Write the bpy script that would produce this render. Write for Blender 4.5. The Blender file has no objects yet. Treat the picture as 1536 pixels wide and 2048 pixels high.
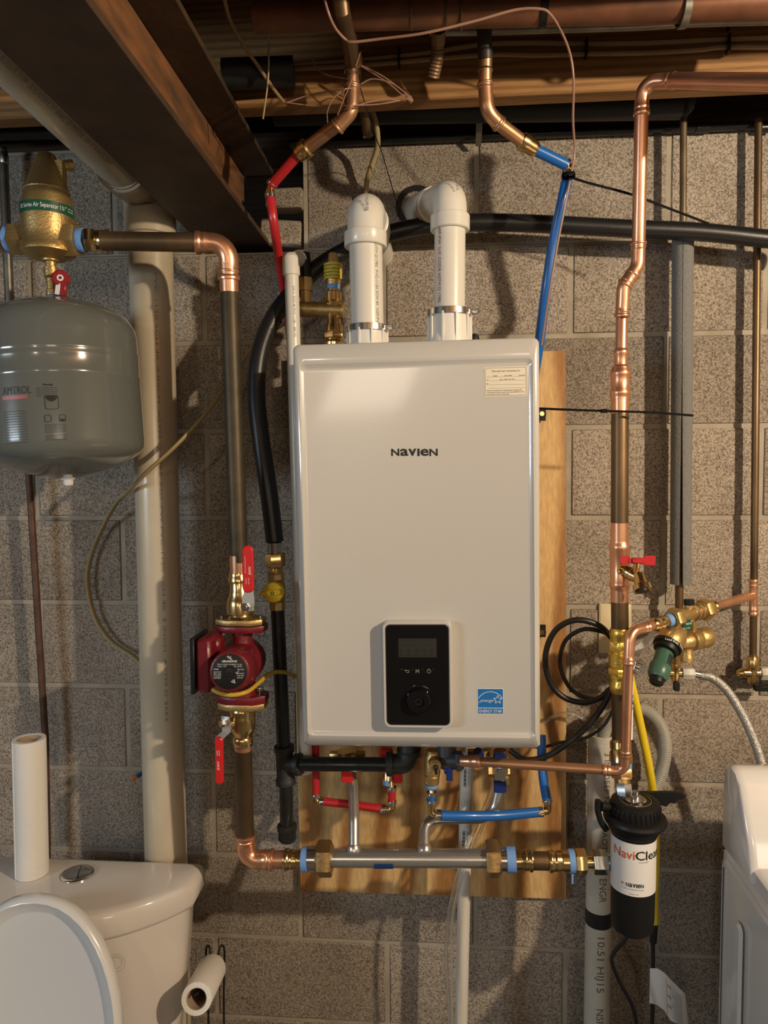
import bpy, bmesh, math, random
from mathutils import Vector as V, Matrix, Quaternion
random.seed(7)
C = bpy.context.scene.collection
S = bpy.context.scene
PI = math.pi
# ---------------------------------------------------------------- camera
H = 1.62                       # eye height; floor is z = 0, the block wall's face is y = 0
YAW, PIT, ROL, D, FPX = 0.07645, -0.05547, -0.00554, 1.6296, 1420.0
Fw = V((-math.sin(YAW)*math.cos(PIT), math.cos(YAW)*math.cos(PIT), math.sin(PIT)))
R0 = V((math.cos(YAW), math.sin(YAW), 0)); U0 = R0.cross(Fw)
Rt = R0*math.cos(ROL) + U0*math.sin(ROL); Up = -R0*math.sin(ROL) + U0*math.cos(ROL)
CAM = V((0, -D, H))
cd = bpy.data.cameras.new('camera'); co = bpy.data.objects.new('camera', cd); C.objects.link(co)
cd.sensor_fit = 'VERTICAL'; cd.sensor_height = 24; cd.lens = 24*FPX/2048; cd.clip_start = .02
co.matrix_world = Matrix(((Rt.x, Up.x, -Fw.x, CAM.x), (Rt.y, Up.y, -Fw.y, CAM.y), (Rt.z, Up.z, -Fw.z, CAM.z), (0, 0, 0, 1)))
S.camera = co
# ---------------------------------------------------------------- world, lights, exposure
w = bpy.data.worlds.new('world'); S.world = w; w.use_nodes = True
w.node_tree.nodes['Background'].inputs[0].default_value = (1, .95, .88, 1)
w.node_tree.nodes['Background'].inputs[1].default_value = .03
def lamp(name, kind, loc, power, col, size=.05, aim=None, sy=None):
    l = bpy.data.lights.new(name, kind); o = bpy.data.objects.new(name, l); C.objects.link(o)
    o.location = loc; l.energy = power; l.color = col
    if kind == 'AREA':
        l.shape = 'RECTANGLE'; l.size = size; l.size_y = sy or size
    else: l.shadow_soft_size = size
    if aim: o.rotation_euler = (V(aim)-V(loc)).to_track_quat('-Z', 'Y').to_euler()
    return o
lamp('ceiling_bulb', 'POINT', (1.45, -1.62, H+.58), 78, (1, .81, .58), .028)
lamp('far_bulb', 'POINT', (-.745, -4.1, H+.37), 11, (1, .86, .66), .04)
lamp('window_daylight', 'AREA', (-2.3, -2.3, H+.1), 10, (.74, .88, 1), .6, (-.3, 0, 1.2), .4)
lamp('far_warm_fill', 'AREA', (.9, -4.6, H+.2), 6, (1, .84, .66), .9, (0, 0, 1.2), .6)  # unseen second lamp, a warm fill added to tint the shadows brown
S.view_settings.view_transform = 'Standard'; S.view_settings.look = 'None'
S.view_settings.exposure = .95; S.view_settings.gamma = 1
S.view_settings.use_curve_mapping = False
S.cycles.caustics_reflective = False; S.cycles.caustics_refractive = False
# ---------------------------------------------------------------- measuring helpers
def at(px, py, d=0.):
    """world point seen at (px, py) of the 1536x2048 frame, d metres in front of the wall"""
    v = Fw*FPX + Rt*(px-768) - Up*(py-1024)
    return CAM + v*((D-d)/v.y)
def rad(wpx, px, py, d=0.):
    return (at(px+wpx/2, py, d)-at(px-wpx/2, py, d)).length/2
def P(*q): return [at(*a) for a in q]
# ---------------------------------------------------------------- materials
MATS = {}
def mat(name, col, rough=.5, metal=0., bump=0., bscale=60., var=0., vscale=8., coat=0., emit=None, trans=0., stretch=None, col2=None, spec=None, alpha=None, ramp=(.35, .65), detail=4):
    if name in MATS: return MATS[name]
    m = bpy.data.materials.new(name); m.use_nodes = True; nt = m.node_tree; b = nt.nodes['Principled BSDF']
    b.inputs['Base Color'].default_value = (*col, 1); b.inputs['Roughness'].default_value = rough; b.inputs['Metallic'].default_value = metal
    if coat: b.inputs['Coat Weight'].default_value = coat; b.inputs['Coat Roughness'].default_value = .08
    if trans: b.inputs['Transmission Weight'].default_value = trans; b.inputs['IOR'].default_value = 1.3
    if spec is not None: b.inputs['Specular IOR Level'].default_value = spec
    if alpha is not None: b.inputs['Alpha'].default_value = alpha
    tc = nt.nodes.new('ShaderNodeTexCoord'); mp = nt.nodes.new('ShaderNodeMapping')
    nt.links.new(tc.outputs['Object'], mp.inputs[0])
    if stretch: mp.inputs['Scale'].default_value = stretch
    c2 = col2 or tuple(x*(1-var) for x in col)
    if var or col2:
        n = nt.nodes.new('ShaderNodeTexNoise'); n.inputs['Scale'].default_value = vscale; n.inputs['Detail'].default_value = detail
        nt.links.new(mp.outputs[0], n.inputs['Vector'])
        r = nt.nodes.new('ShaderNodeValToRGB'); e = r.color_ramp.elements
        e[0].position, e[1].position = ramp; e[0].color = (*c2, 1); e[1].color = (*col, 1)
        nt.links.new(n.outputs['Fac'], r.inputs[0]); nt.links.new(r.outputs[0], b.inputs['Base Color'])
    if bump:
        n2 = nt.nodes.new('ShaderNodeTexNoise'); n2.inputs['Scale'].default_value = bscale; n2.inputs['Detail'].default_value = 3
        nt.links.new(mp.outputs[0], n2.inputs['Vector'])
        bp = nt.nodes.new('ShaderNodeBump'); bp.inputs['Strength'].default_value = bump; bp.inputs['Distance'].default_value = .002
        nt.links.new(n2.outputs['Fac'], bp.inputs['Height']); nt.links.new(bp.outputs[0], b.inputs['Normal'])
    if emit: b.inputs['Emission Color'].default_value = (*emit, 1); b.inputs['Emission Strength'].default_value = 1
    MATS[name] = m; return m
def block_mat():
    m = bpy.data.materials.new('concrete_block'); m.use_nodes = True; nt = m.node_tree; b = nt.nodes['Principled BSDF']; L = nt.links.new
    b.inputs['Roughness'].default_value = .95; b.inputs['Specular IOR Level'].default_value = .15
    tc = nt.nodes.new('ShaderNodeTexCoord'); oi = nt.nodes.new('ShaderNodeObjectInfo')
    n1 = nt.nodes.new('ShaderNodeTexNoise'); n1.inputs['Scale'].default_value = 290; n1.inputs['Detail'].default_value = 3; n1.inputs['Roughness'].default_value = .65
    L(tc.outputs['Object'], n1.inputs['Vector'])
    r1 = nt.nodes.new('ShaderNodeValToRGB'); e = r1.color_ramp.elements; e[0].position = .34; e[1].position = .60
    e[0].color = (.14, .115, .09, 1); e[1].color = (.52, .455, .38, 1); L(n1.outputs['Fac'], r1.inputs[0])
    n2 = nt.nodes.new('ShaderNodeTexNoise'); n2.inputs['Scale'].default_value = 5; n2.inputs['Detail'].default_value = 5; L(tc.outputs['Object'], n2.inputs['Vector'])
    r2 = nt.nodes.new('ShaderNodeValToRGB'); e = r2.color_ramp.elements; e[0].position = .3; e[1].position = .7
    e[0].color = (.74, .72, .70, 1); e[1].color = (1.04, 1.02, 1.0, 1); L(n2.outputs['Fac'], r2.inputs[0])
    mx = nt.nodes.new('ShaderNodeMix'); mx.data_type = 'RGBA'; mx.blend_type = 'MULTIPLY'; mx.inputs[0].default_value = 1
    L(r1.outputs[0], mx.inputs[6]); L(r2.outputs[0], mx.inputs[7])
    mr = nt.nodes.new('ShaderNodeMapRange'); mr.inputs[3].default_value = .82; mr.inputs[4].default_value = 1.08; L(oi.outputs['Random'], mr.inputs[0])
    mx2 = nt.nodes.new('ShaderNodeMix'); mx2.data_type = 'RGBA'; mx2.blend_type = 'MULTIPLY'; mx2.inputs[0].default_value = 1
    L(mx.outputs[2], mx2.inputs[6]); L(mr.outputs[0], mx2.inputs[7]); L(mx2.outputs[2], b.inputs['Base Color'])
    bp = nt.nodes.new('ShaderNodeBump'); bp.inputs['Strength'].default_value = .9; bp.inputs['Distance'].default_value = .0022
    L(n1.outputs['Fac'], bp.inputs['Height']); L(bp.outputs[0], b.inputs['Normal'])
    return m
def wood_mat(name, c1, c2, scale=(1, 1, .12), freq=9., dist=14., axis='X', rough=.6, pos=(.3, .85)):
    m = bpy.data.materials.new(name); m.use_nodes = True; nt = m.node_tree; b = nt.nodes['Principled BSDF']; L = nt.links.new
    b.inputs['Roughness'].default_value = rough
    tc = nt.nodes.new('ShaderNodeTexCoord'); mp = nt.nodes.new('ShaderNodeMapping'); mp.inputs['Scale'].default_value = scale; L(tc.outputs['Object'], mp.inputs[0])
    wv = nt.nodes.new('ShaderNodeTexWave'); wv.wave_type = 'BANDS'; wv.bands_direction = axis; wv.inputs['Scale'].default_value = freq; wv.inputs['Distortion'].default_value = dist
    wv.inputs['Detail'].default_value = 1.2; wv.inputs['Detail Scale'].default_value = .9 if axis == 'X' else 1.5; wv.inputs['Detail Roughness'].default_value = .4; L(mp.outputs[0], wv.inputs['Vector'])
    r = nt.nodes.new('ShaderNodeValToRGB'); e = r.color_ramp.elements; e[0].position, e[1].position = pos; e[0].color = (*c1, 1); e[1].color = (*c2, 1); L(wv.outputs['Fac'], r.inputs[0])
    fn = nt.nodes.new('ShaderNodeTexNoise'); fn.inputs['Scale'].default_value = 160; fn.inputs['Detail'].default_value = 3; L(mp.outputs[0], fn.inputs['Vector'])
    r2 = nt.nodes.new('ShaderNodeMapRange'); r2.inputs[1].default_value = .35; r2.inputs[2].default_value = .65; r2.inputs[3].default_value = .82; r2.inputs[4].default_value = 1.05; L(fn.outputs['Fac'], r2.inputs[0])
    mx = nt.nodes.new('ShaderNodeMix'); mx.data_type = 'RGBA'; mx.blend_type = 'MULTIPLY'; mx.inputs[0].default_value = 1; L(r.outputs[0], mx.inputs[6]); L(r2.outputs[0], mx.inputs[7]); L(mx.outputs[2], b.inputs['Base Color'])
    bp = nt.nodes.new('ShaderNodeBump'); bp.inputs['Strength'].default_value = .3; bp.inputs['Distance'].default_value = .001
    L(fn.outputs['Fac'], bp.inputs['Height']); L(bp.outputs[0], b.inputs['Normal'])
    MATS[name] = m; return m
BLOCK = block_mat()
MORTAR = mat('mortar', (.42, .37, .29), .9, bump=.5, bscale=90, var=.25, vscale=14)
COPPER = mat('new_copper', (.86, .46, .28), .33, .88, bump=.1, bscale=40, col2=(.72, .36, .21), vscale=14)
OLDCOP = mat('aged_copper', (.20, .125, .065), .42, .75, bump=.15, bscale=50, col2=(.11, .075, .04), vscale=18, stretch=(1, 1, .35))
DARKCOP = mat('dark_patina', (.085, .062, .034), .5, .45, bump=.15, bscale=50, col2=(.05, .04, .022), vscale=18)
MIDCOP = mat('dulled_copper', (.66, .36, .20), .38, .85, col2=(.50, .28, .16), vscale=12, bump=.1)
BRASS = mat('brass', (.82, .60, .28), .22, 1., bump=.1, bscale=60, col2=(.66, .46, .20), vscale=20)
CAST = mat('cast_brass', (.60, .42, .17), .42, .85, bump=.35, bscale=260, col2=(.50, .34, .14), vscale=16)
BRONZE = mat('bronze_nut', (.52, .33, .14), .4, .9, bump=.3, bscale=120, var=.2)
STEEL = mat('stainless_steel', (.74, .73, .70), .27, .9, bump=.05)
CHROME = mat('plated_steel', (.72, .72, .71), .2, 1.)
ZINC = mat('zinc', (.42, .42, .40), .3, 1.)
PLATE = mat('lever_steel', (.62, .62, .60), .38, .6)
IRON = mat('black_iron', (.022, .025, .026), .32, .3, bump=.3, bscale=140, var=.3, vscale=40, coat=.15)
CASTIRON = mat('malleable_iron', (.035, .037, .037), .5, .3, bump=.5, bscale=200, var=.3, vscale=40)
RUBBER = mat('black_rubber', (.012, .012, .013), .38, bump=.1)
FOAM = mat('grey_foam', (.20, .20, .195), .85, bump=.8, bscale=260, var=.2, vscale=300)
BFOAM = mat('black_foam', (.010, .010, .010), .6, bump=.3, bscale=160)
PVC = mat('white_pvc', (.76, .73, .65), .3, var=.06, coat=.2)
OLDPVC = mat('yellowed_pvc', (.60, .53, .40), .32, col2=(.50, .42, .30), vscale=9, coat=.2, bump=.1, stretch=(1, 1, .4))
GREYPVC = mat('grey_white_pvc', (.58, .56, .49), .4, col2=(.50, .47, .39), vscale=12)
REDP = mat('red_tube', (.50, .022, .028), .3, coat=.2)
BLUEP = mat('blue_tube', (.015, .13, .45), .3, coat=.2)
REDV = mat('red_vinyl', (.62, .02, .02), .35)
BLUEV = mat('navy_vinyl', (.012, .03, .16), .35)
DKRED = mat('dark_red_handle', (.28, .015, .02), .3)
YEL = mat('yellow_plastic', (.85, .55, .02), .35)
YELC = mat('yellow_jacket', (.78, .58, .02), .4)
TANCABLE = mat('tan_cable', (.46, .36, .18), .5, var=.2)
BRCABLE = mat('brown_cable', (.30, .19, .10), .5, var=.2)
GOLDCABLE = mat('yellow_cable', (.55, .36, .03), .4)
CASE = mat('boiler_enamel', (.56, .545, .51), .22, bump=.06, bscale=500, coat=.9)
WHITEP = mat('white_plastic', (.78, .76, .70), .4)
GLOSSBLK = mat('gloss_black', (.006, .006, .007), .08)
MATBLK = mat('matte_black', (.008, .008, .008), .45, spec=.35)
SCREEN = mat('lcd_screen', (.032, .032, .028), .25)
TIE = mat('tie_black', (.006, .006, .006), .75, spec=.1)
INK = mat('black_ink', (.01, .009, .008), .5)
GREYINK = mat('grey_ink', (.25, .24, .22), .5)
WINK = mat('white_ink', (.75, .75, .73), .5)
SILVER = mat('silver_trim', (.55, .55, .55), .25, 1.)
CREAM = mat('cream_sticker', (.74, .68, .54), .5)
WLABEL = mat('white_label', (.80, .79, .77), .4)
BLABEL = mat('blue_label', (.01, .15, .45), .4)
ORANGEINK = mat('orange_ink', (.62, .13, .03), .5)
GREENLAB = mat('green_label', (.008, .085, .045), .4)
BTAPE = mat('blue_tape', (.16, .33, .68), .6, bump=.4, bscale=300)
TANK = mat('grey_tank_enamel', (.135, .145, .135), .16, coat=.5, bump=.05, bscale=30)
PUMP = mat('maroon_enamel', (.16, .010, .016), .35, bump=.25, bscale=220)
GREENK = mat('green_plastic', (.05, .125, .09), .35)
PORC = mat('porcelain', (.70, .65, .60), .08, coat=.4)
LIDP = mat('seat_plastic', (.70, .70, .69), .2, coat=.2)
PAPER = mat('paper', (.82, .79, .73), .9, bump=.5, bscale=350)
CARD = mat('cardboard', (.40, .30, .20), .85)
WASH = mat('washer_enamel', (.72, .71, .69), .15, coat=.4)
BEIGE = mat('beige_plastic', (.62, .53, .34), .35)
RUST = mat('rusty_steel', (.30, .125, .045), .65, .25, bump=.5, bscale=60, col2=(.10, .055, .03), vscale=16, stretch=(2, .6, 2), ramp=(.3, .7))
RUSTF = mat('brown_primer', (.085, .046, .024), .6, .1, bump=.4, bscale=50, col2=(.04, .025, .015), vscale=14, ramp=(.3, .7))
RUSTPIPE = mat('rusty_pipe', (.14, .075, .05), .6, .4, bump=.5, bscale=90, var=.4, vscale=30)
PEWTER = mat('grey_galvanised', (.28, .26, .22), .4, .8, var=.3, vscale=30)
HOSEG = mat('grey_hose', (.33, .32, .28), .5)
CLEAR = mat('clear_tube', (.85, .84, .80), .12, trans=.85, alpha=.55)
BRAID = mat('steel_braid', (.55, .53, .50), .35, .9, bump=.8, bscale=420, stretch=(1, 1, 1))
PLY = wood_mat('plywood', (.70, .45, .19), (.37, .175, .05), (1, 1, .22), 3.6, 12., pos=(.25, .85))
PLYE = mat('plywood_edge', (.42, .25, .11), .8, var=.5, vscale=60, stretch=(1, 14, .2))
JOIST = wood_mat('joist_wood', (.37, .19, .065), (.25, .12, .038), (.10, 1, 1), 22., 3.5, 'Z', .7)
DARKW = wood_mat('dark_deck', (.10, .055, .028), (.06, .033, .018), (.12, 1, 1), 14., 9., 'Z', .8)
STONE = mat('concrete_floor', (.14, .13, .12), .8, var=.3, vscale=6, bump=.3)
PAINTW = mat('far_wall_paint', (.22, .20, .17), .8, var=.15, vscale=3)
# ---------------------------------------------------------------- mesh building
def frame_of(a):
    a = a.normalized(); t = V((0, 0, 1)) if abs(a.z) < .9 else V((1, 0, 0))
    u = a.cross(t).normalized(); return u, a.cross(u).normalized(), a
def fillet(pts, br, n=7):
    if not br: return [V(p) for p in pts]
    out = [V(pts[0])]
    for i in range(1, len(pts)-1):
        a, b, c = V(pts[i-1]), V(pts[i]), V(pts[i+1])
        r_ = br[i] if isinstance(br, (list, tuple)) else br
        u = (a-b); w_ = (c-b); lu, lw = u.length, w_.length
        if lu < 1e-6 or lw < 1e-6 or not r_: out.append(b); continue
        u /= lu; w_ /= lw; ang = u.angle(w_)
        if ang > PI-.03: out.append(b); continue
        t = min(r_/math.tan(ang/2), lu*.49, lw*.49); rr = t*math.tan(ang/2)
        cen = b + (u+w_).normalized()*(rr/math.sin(ang/2)); s = b+u*t-cen; e = b+w_*t-cen
        sw = s.angle(e); ax = s.cross(e).normalized()
        for k in range(n+1): out.append(cen + Quaternion(ax, sw*k/n) @ s)
    out.append(V(pts[-1])); return out
def smooth(pts, n=8):
    pts = [V(p) for p in pts]; q = [2*pts[0]-pts[1]] + pts + [2*pts[-1]-pts[-2]]; out = []
    for i in range(1, len(q)-2):
        p0, p1, p2, p3 = q[i-1:i+3]
        for k in range(n):
            t = k/n; out.append(.5*((2*p1)+(p2-p0)*t+(2*p0-5*p1+4*p2-p3)*t*t+(3*p1-p0-3*p2+p3)*t**3))
    out.append(pts[-1]); return out
def resample(pts, step):
    out = [pts[0]]; acc = 0
    for a, b in zip(pts, pts[1:]):
        L = (b-a).length; s = step-acc
        while s <= L: out.append(a.lerp(b, s/L)); s += step
        acc = L-(s-step)
    return out
class MB:
    def __init__(s): s.v = []; s.f = []
    def add(s, vs, fs):
        o = len(s.v); s.v += [V(x) for x in vs]; s.f += [tuple(i+o for i in f) for f in fs]; return s
    def sweep(s, pts, rs, seg=18, caps=True, flat=1., up=None):
        pts = [V(p) for p in pts]; n = len(pts)
        if not isinstance(rs, (list, tuple)): rs = [rs]*n
        u = None; vs = []; fs = []
        for i, p in enumerate(pts):
            t = (pts[min(i+1, n-1)]-pts[max(i-1, 0)])
            t = t.normalized() if t.length > 1e-9 else V((0, 0, 1))
            if u is None: u = frame_of(t)[0] if up is None else (V(up)-t*t.dot(V(up))).normalized()
            u = (u-t*t.dot(u)).normalized(); w_ = t.cross(u)
            for k in range(seg):
                a = 2*PI*k/seg; vs.append(p+(u*math.cos(a)+w_*math.sin(a)*flat)*rs[i])
        for i in range(n-1):
            for k in range(seg):
                a = i*seg+k; b = i*seg+(k+1) % seg; fs.append((a, b, b+seg, a+seg))
        if caps: fs.append(tuple(reversed(range(seg)))); fs.append(tuple(range((n-1)*seg, n*seg)))
        return s.add(vs, fs)
    def tube(s, pts, r, bend=0, seg=18, caps=True, n=7): return s.sweep(fillet(pts, bend, n), r, seg, caps)
    def hose(s, pts, r, seg=14, n=8, **k): return s.sweep(smooth(pts, n), r, seg, **k)
    def ribbed(s, pts, r, depth=.12, step=.004, seg=16):
        q = resample(smooth(pts, 10), step/2); return s.sweep(q, [r*(1 if i % 2 else 1-depth) for i in range(len(q))], seg)
    def lathe(s, p0, p1, prof, seg=24, absolute=False):
        """profile of (t 0..1 along p0-p1, radius)"""
        p0 = V(p0); p1 = V(p1); a = p1-p0; L = 1 if not absolute else 1/a.length
        u, w_, ax = frame_of(a); vs = []; fs = []; n = len(prof)
        for t, r in prof:
            c = p0+a*(t*L)
            for k in range(seg):
                g = 2*PI*k/seg; vs.append(c+(u*math.cos(g)+w_*math.sin(g))*r)
        for i in range(n-1):
            for k in range(seg):
                a_ = i*seg+k; b = i*seg+(k+1) % seg; fs.append((a_, b, b+seg, a_+seg))
        fs.append(tuple(reversed(range(seg)))); fs.append(tuple(range((n-1)*seg, n*seg)))
        return s.add(vs, fs)
    def cyl(s, p0, p1, r, seg=24, ch=.0006):
        L = (V(p1)-V(p0)).length; c = min(ch/L, .2); return s.lathe(p0, p1, [(0, r-ch), (c, r), (1-c, r), (1, r-ch)], seg)
    def hexa(s, p0, p1, r, rot=0., n=6):
        p0 = V(p0); p1 = V(p1); u, w_, ax = frame_of(p1-p0); vs = []; L = (p1-p0).length; c = min(r*.1, L*.2)
        for q, rr in ((p0, r*.92), (p0+ax*c, r), (p1-ax*c, r), (p1, r*.92)):
            for k in range(n):
                g = rot+2*PI*k/n; vs.append(q+(u*math.cos(g)+w_*math.sin(g))*rr)
        fs = [(i*n+k, i*n+(k+1) % n, (i+1)*n+(k+1) % n, (i+1)*n+k) for i in range(3) for k in range(n)]
        fs += [tuple(reversed(range(n))), tuple(range(3*n, 4*n))]; return s.add(vs, fs)
    def ring(s, p0, p1, ro, ri, seg=28):
        p0 = V(p0); p1 = V(p1); u, w_, ax = frame_of(p1-p0); vs = []; ch = min((ro-ri)*.25, .001)
        for q, rr in ((p0, ri), (p0, ro-ch), (p0+ax*ch, ro), (p1-ax*ch, ro), (p1, ro-ch), (p1, ri)):
            for k in range(seg):
                g = 2*PI*k/seg; vs.append(q+(u*math.cos(g)+w_*math.sin(g))*rr)
        fs = [(i*seg+k, i*seg+(k+1) % seg, ((i+1) % 6)*seg+(k+1) % seg, ((i+1) % 6)*seg+k) for i in range(6) for k in range(seg)]
        return s.add(vs, fs)
    def box(s, c, dim, rot=None, ch=.001):
        """chamfered box, centre c, full dimensions dim, rot = 3x3 matrix"""
        c = V(c); h = V(dim)/2; ch = min(ch, min(h)*.4); vs = []; idx = {}
        for sx in (-1, 1):
            for sy in (-1, 1):
                for sz in (-1, 1):
                    for ax in range(3):
                        p = [sx*(h.x-ch), sy*(h.y-ch), sz*(h.z-ch)]; p[ax] = (sx, sy, sz)[ax]*h[ax]
                        idx[(sx, sy, sz, ax)] = len(vs); p = V(p); vs.append(c+(rot @ p if rot else p))
        fs = []; T = (-1, 1)
        for ax in range(3):
            o = [a for a in range(3) if a != ax]
            for sg in T:
                q = []
                for a, b in ((-1, -1), (1, -1), (1, 1), (-1, 1)):
                    k = [0, 0, 0]; k[ax] = sg; k[o[0]] = a; k[o[1]] = b; q.append(idx[(*k, ax)])
                fs.append(q if (sg > 0) == (ax != 1) else q[::-1])
        for ax in range(3):
            o = [a for a in range(3) if a != ax]
            for a in T:
                for b in T:
                    k1 = [0, 0, 0]; k1[o[0]] = a; k1[o[1]] = b; k2 = list(k1); k1[ax] = -1; k2[ax] = 1
                    fs.append([idx[(*k1, o[0])], idx[(*k2, o[0])], idx[(*k2, o[1])], idx[(*k1, o[1])]])
        for sx in T:
            for sy in T:
                for sz in T: fs.append([idx[(sx, sy, sz, a)] for a in range(3)])
        return s.add(vs, fs)
    def rings(s, rr, cap0=True, cap1=True):
        """bridge closed loops of equal length"""
        n = len(rr[0]); vs = [p for r in rr for p in r]
        fs = [(i*n+k, i*n+(k+1) % n, (i+1)*n+(k+1) % n, (i+1)*n+k) for i in range(len(rr)-1) for k in range(n)]
        if cap0: fs.append(tuple(reversed(range(n))))
        if cap1: fs.append(tuple(range((len(rr)-1)*n, len(rr)*n)))
        return s.add(vs, fs)
    def build(s, name, m, parent=None, ang=38, flat=False):
        org = V((0, 0, 0)); q = parent
        while q is not None: org += V(q.location); q = q.parent
        me = bpy.data.meshes.new(name); me.from_pydata([tuple(v-org) for v in s.v], [], s.f)
        bm = bmesh.new(); bm.from_mesh(me); bmesh.ops.recalc_face_normals(bm, faces=bm.faces); bm.to_mesh(me); bm.free()
        if not flat:
            for p in me.polygons: p.use_smooth = True
            me.set_sharp_from_angle(angle=math.radians(ang))
        me.materials.append(m); o = bpy.data.objects.new(name, me); C.objects.link(o)
        if parent is not None: o.parent = parent
        return o
def tag(o, label=None, cat=None, group=None, kind=None):
    for k, x in (('label', label), ('category', cat), ('group', group), ('kind', kind)):
        if x: o[k] = x
    return o
def thing(name, label, cat, loc, group=None):
    o = bpy.data.objects.new(name, None); C.objects.link(o); o.location = V(loc); o.empty_display_size = .03
    return tag(o, label, cat, group)
def rrect(F, x0, x1, z0, z1, r, w_, n=5):
    """rounded rectangle loop in frame F(u, v, w)"""
    out = []
    for cx, cz, a0 in ((x1-r, z1-r, 0), (x0+r, z1-r, PI/2), (x0+r, z0+r, PI), (x1-r, z0+r, 1.5*PI)):
        for k in range(n+1):
            a = a0+PI/2*k/n; out.append(F(cx+r*math.cos(a), cz+r*math.sin(a), w_))
    return out
def Fr(o, u, v, w_):
    o, u, v, w_ = V(o), V(u), V(v), V(w_); return lambda a, b, c=0.: o+u*a+v*b+w_*c
def wallF(px, py, d): return Fr(at(px, py, d), (1, 0, 0), (0, 0, 1), (0, -1, 0))
# flat lettering and its bent version
def glyph_mesh(txt, bold=0., ext=.15, shear=0., size=1.):
    c = bpy.data.curves.new('t', 'FONT'); c.body = txt; c.size = size; c.offset = bold; c.extrude = 0; c.shear = shear; c.resolution_u = 2
    o = bpy.data.objects.new('t', c); C.objects.link(o); dg = bpy.context.evaluated_depsgraph_get(); dg.update()
    me = bpy.data.meshes.new_from_object(o.evaluated_get(dg)); vs = [v.co.copy() for v in me.vertices]; fs = [tuple(p.vertices) for p in me.polygons]
    bpy.data.objects.remove(o); bpy.data.curves.remove(c); bpy.data.meshes.remove(me); return vs, fs
def text(mb, F, txt, x0, z0, h, width=None, w_=.0004, bold=0., shear=0., fit=False, xf=None, align=0):
    """cap height h, left baseline at (x0, z0) of frame F; width stretches; xf maps (x, z, w) instead of F"""
    vs, fs = glyph_mesh(txt, bold, 0, shear)
    if not vs: return mb
    mnx = min(v.x for v in vs); mxx = max(v.x for v in vs); mny = min(v.y for v in vs); mxy = max(v.y for v in vs)
    if fit: sy = h/(mxy-mny); oy = mny
    else: sy = h/.70; oy = 0
    sx = sy if width is None else width/(mxx-mnx)
    x0 = x0-align*(mxx-mnx)*sx
    if xf is not None and h > .006:
        bm = bmesh.new(); bv = [bm.verts.new(v) for v in vs]
        for f in fs:
            try: bm.faces.new([bv[i] for i in f])
            except ValueError: pass
        bmesh.ops.triangulate(bm, faces=bm.faces)
        for _ in range(3):
            lim = .0035/max(sx, sy); ed = [e for e in bm.edges if e.calc_length() > lim]
            if ed: bmesh.ops.subdivide_edges(bm, edges=ed, cuts=1); bmesh.ops.triangulate(bm, faces=bm.faces)
        bm.verts.index_update(); vs = [v.co.copy() for v in bm.verts]; fs = [tuple(v.index for v in f.verts) for f in bm.faces]; bm.free()
    g = xf or F
    return mb.add([g(x0+(v.x-mnx)*sx, z0+(v.y-oy)*sy, w_) for v in vs], fs)
def cylF(c, r, axis, front):
    """frame around a cylinder: x = arc length from the front direction, z = along axis"""
    axis = V(axis).normalized(); f = V(front); f = (f-axis*f.dot(axis)).normalized(); sd = f.cross(axis)*-1
    sd = axis.cross(f)
    c = V(c)
    return lambda x, z, w_=0.: c+axis*z+(f*math.cos(x/r)+sd*math.sin(x/r))*(r+w_)
def press(mb, p0, p1, r, ends=(1, 1)):
    """a press sleeve: collar with a bead near its mouth"""
    return mb.lathe(p0, p1, [(0, r*1.06), (.06, r*1.2), (.16, r*1.24), (.28, r*1.2), (.34, r*1.1), (.44, r*1.08), (.5, r*1.14), (.56, r*1.14), (.62, r*1.07), (1, r*1.05)])
def pressends(mb, path, r, L=.03):
    """press collars at both ends of a fitting that follows path"""
    a, b = V(path[0]), V(path[1]); press(mb, a, a+(b-a).normalized()*L, r)
    a, b = V(path[-1]), V(path[-2]); press(mb, a, a+(b-a).normalized()*L, r); return mb
def elbow(name, path, r, bend, m, parent, L=.03):
    mb = MB(); mb.tube(path, r*1.06, bend, seg=20); pressends(mb, path, r, L); return mb.build(name, m, parent)
def clamp(mb, a, b, r):
    """a pinch clamp ring with an ear"""
    a, b = V(a), V(b); mb.ring(a, b, r*1.16, r*.98, 20); mb.box((a+b)/2+V((-r*.6, -r*1.05, 0)), (r*.7, r*.5, (b-a).length*.8)); return mb

def clamps(par, r, *ab):
    for a, b in ab: clamp(MB(), at(*a), at(*b), r).build('crimp_clamp', CHROME, par)
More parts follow.
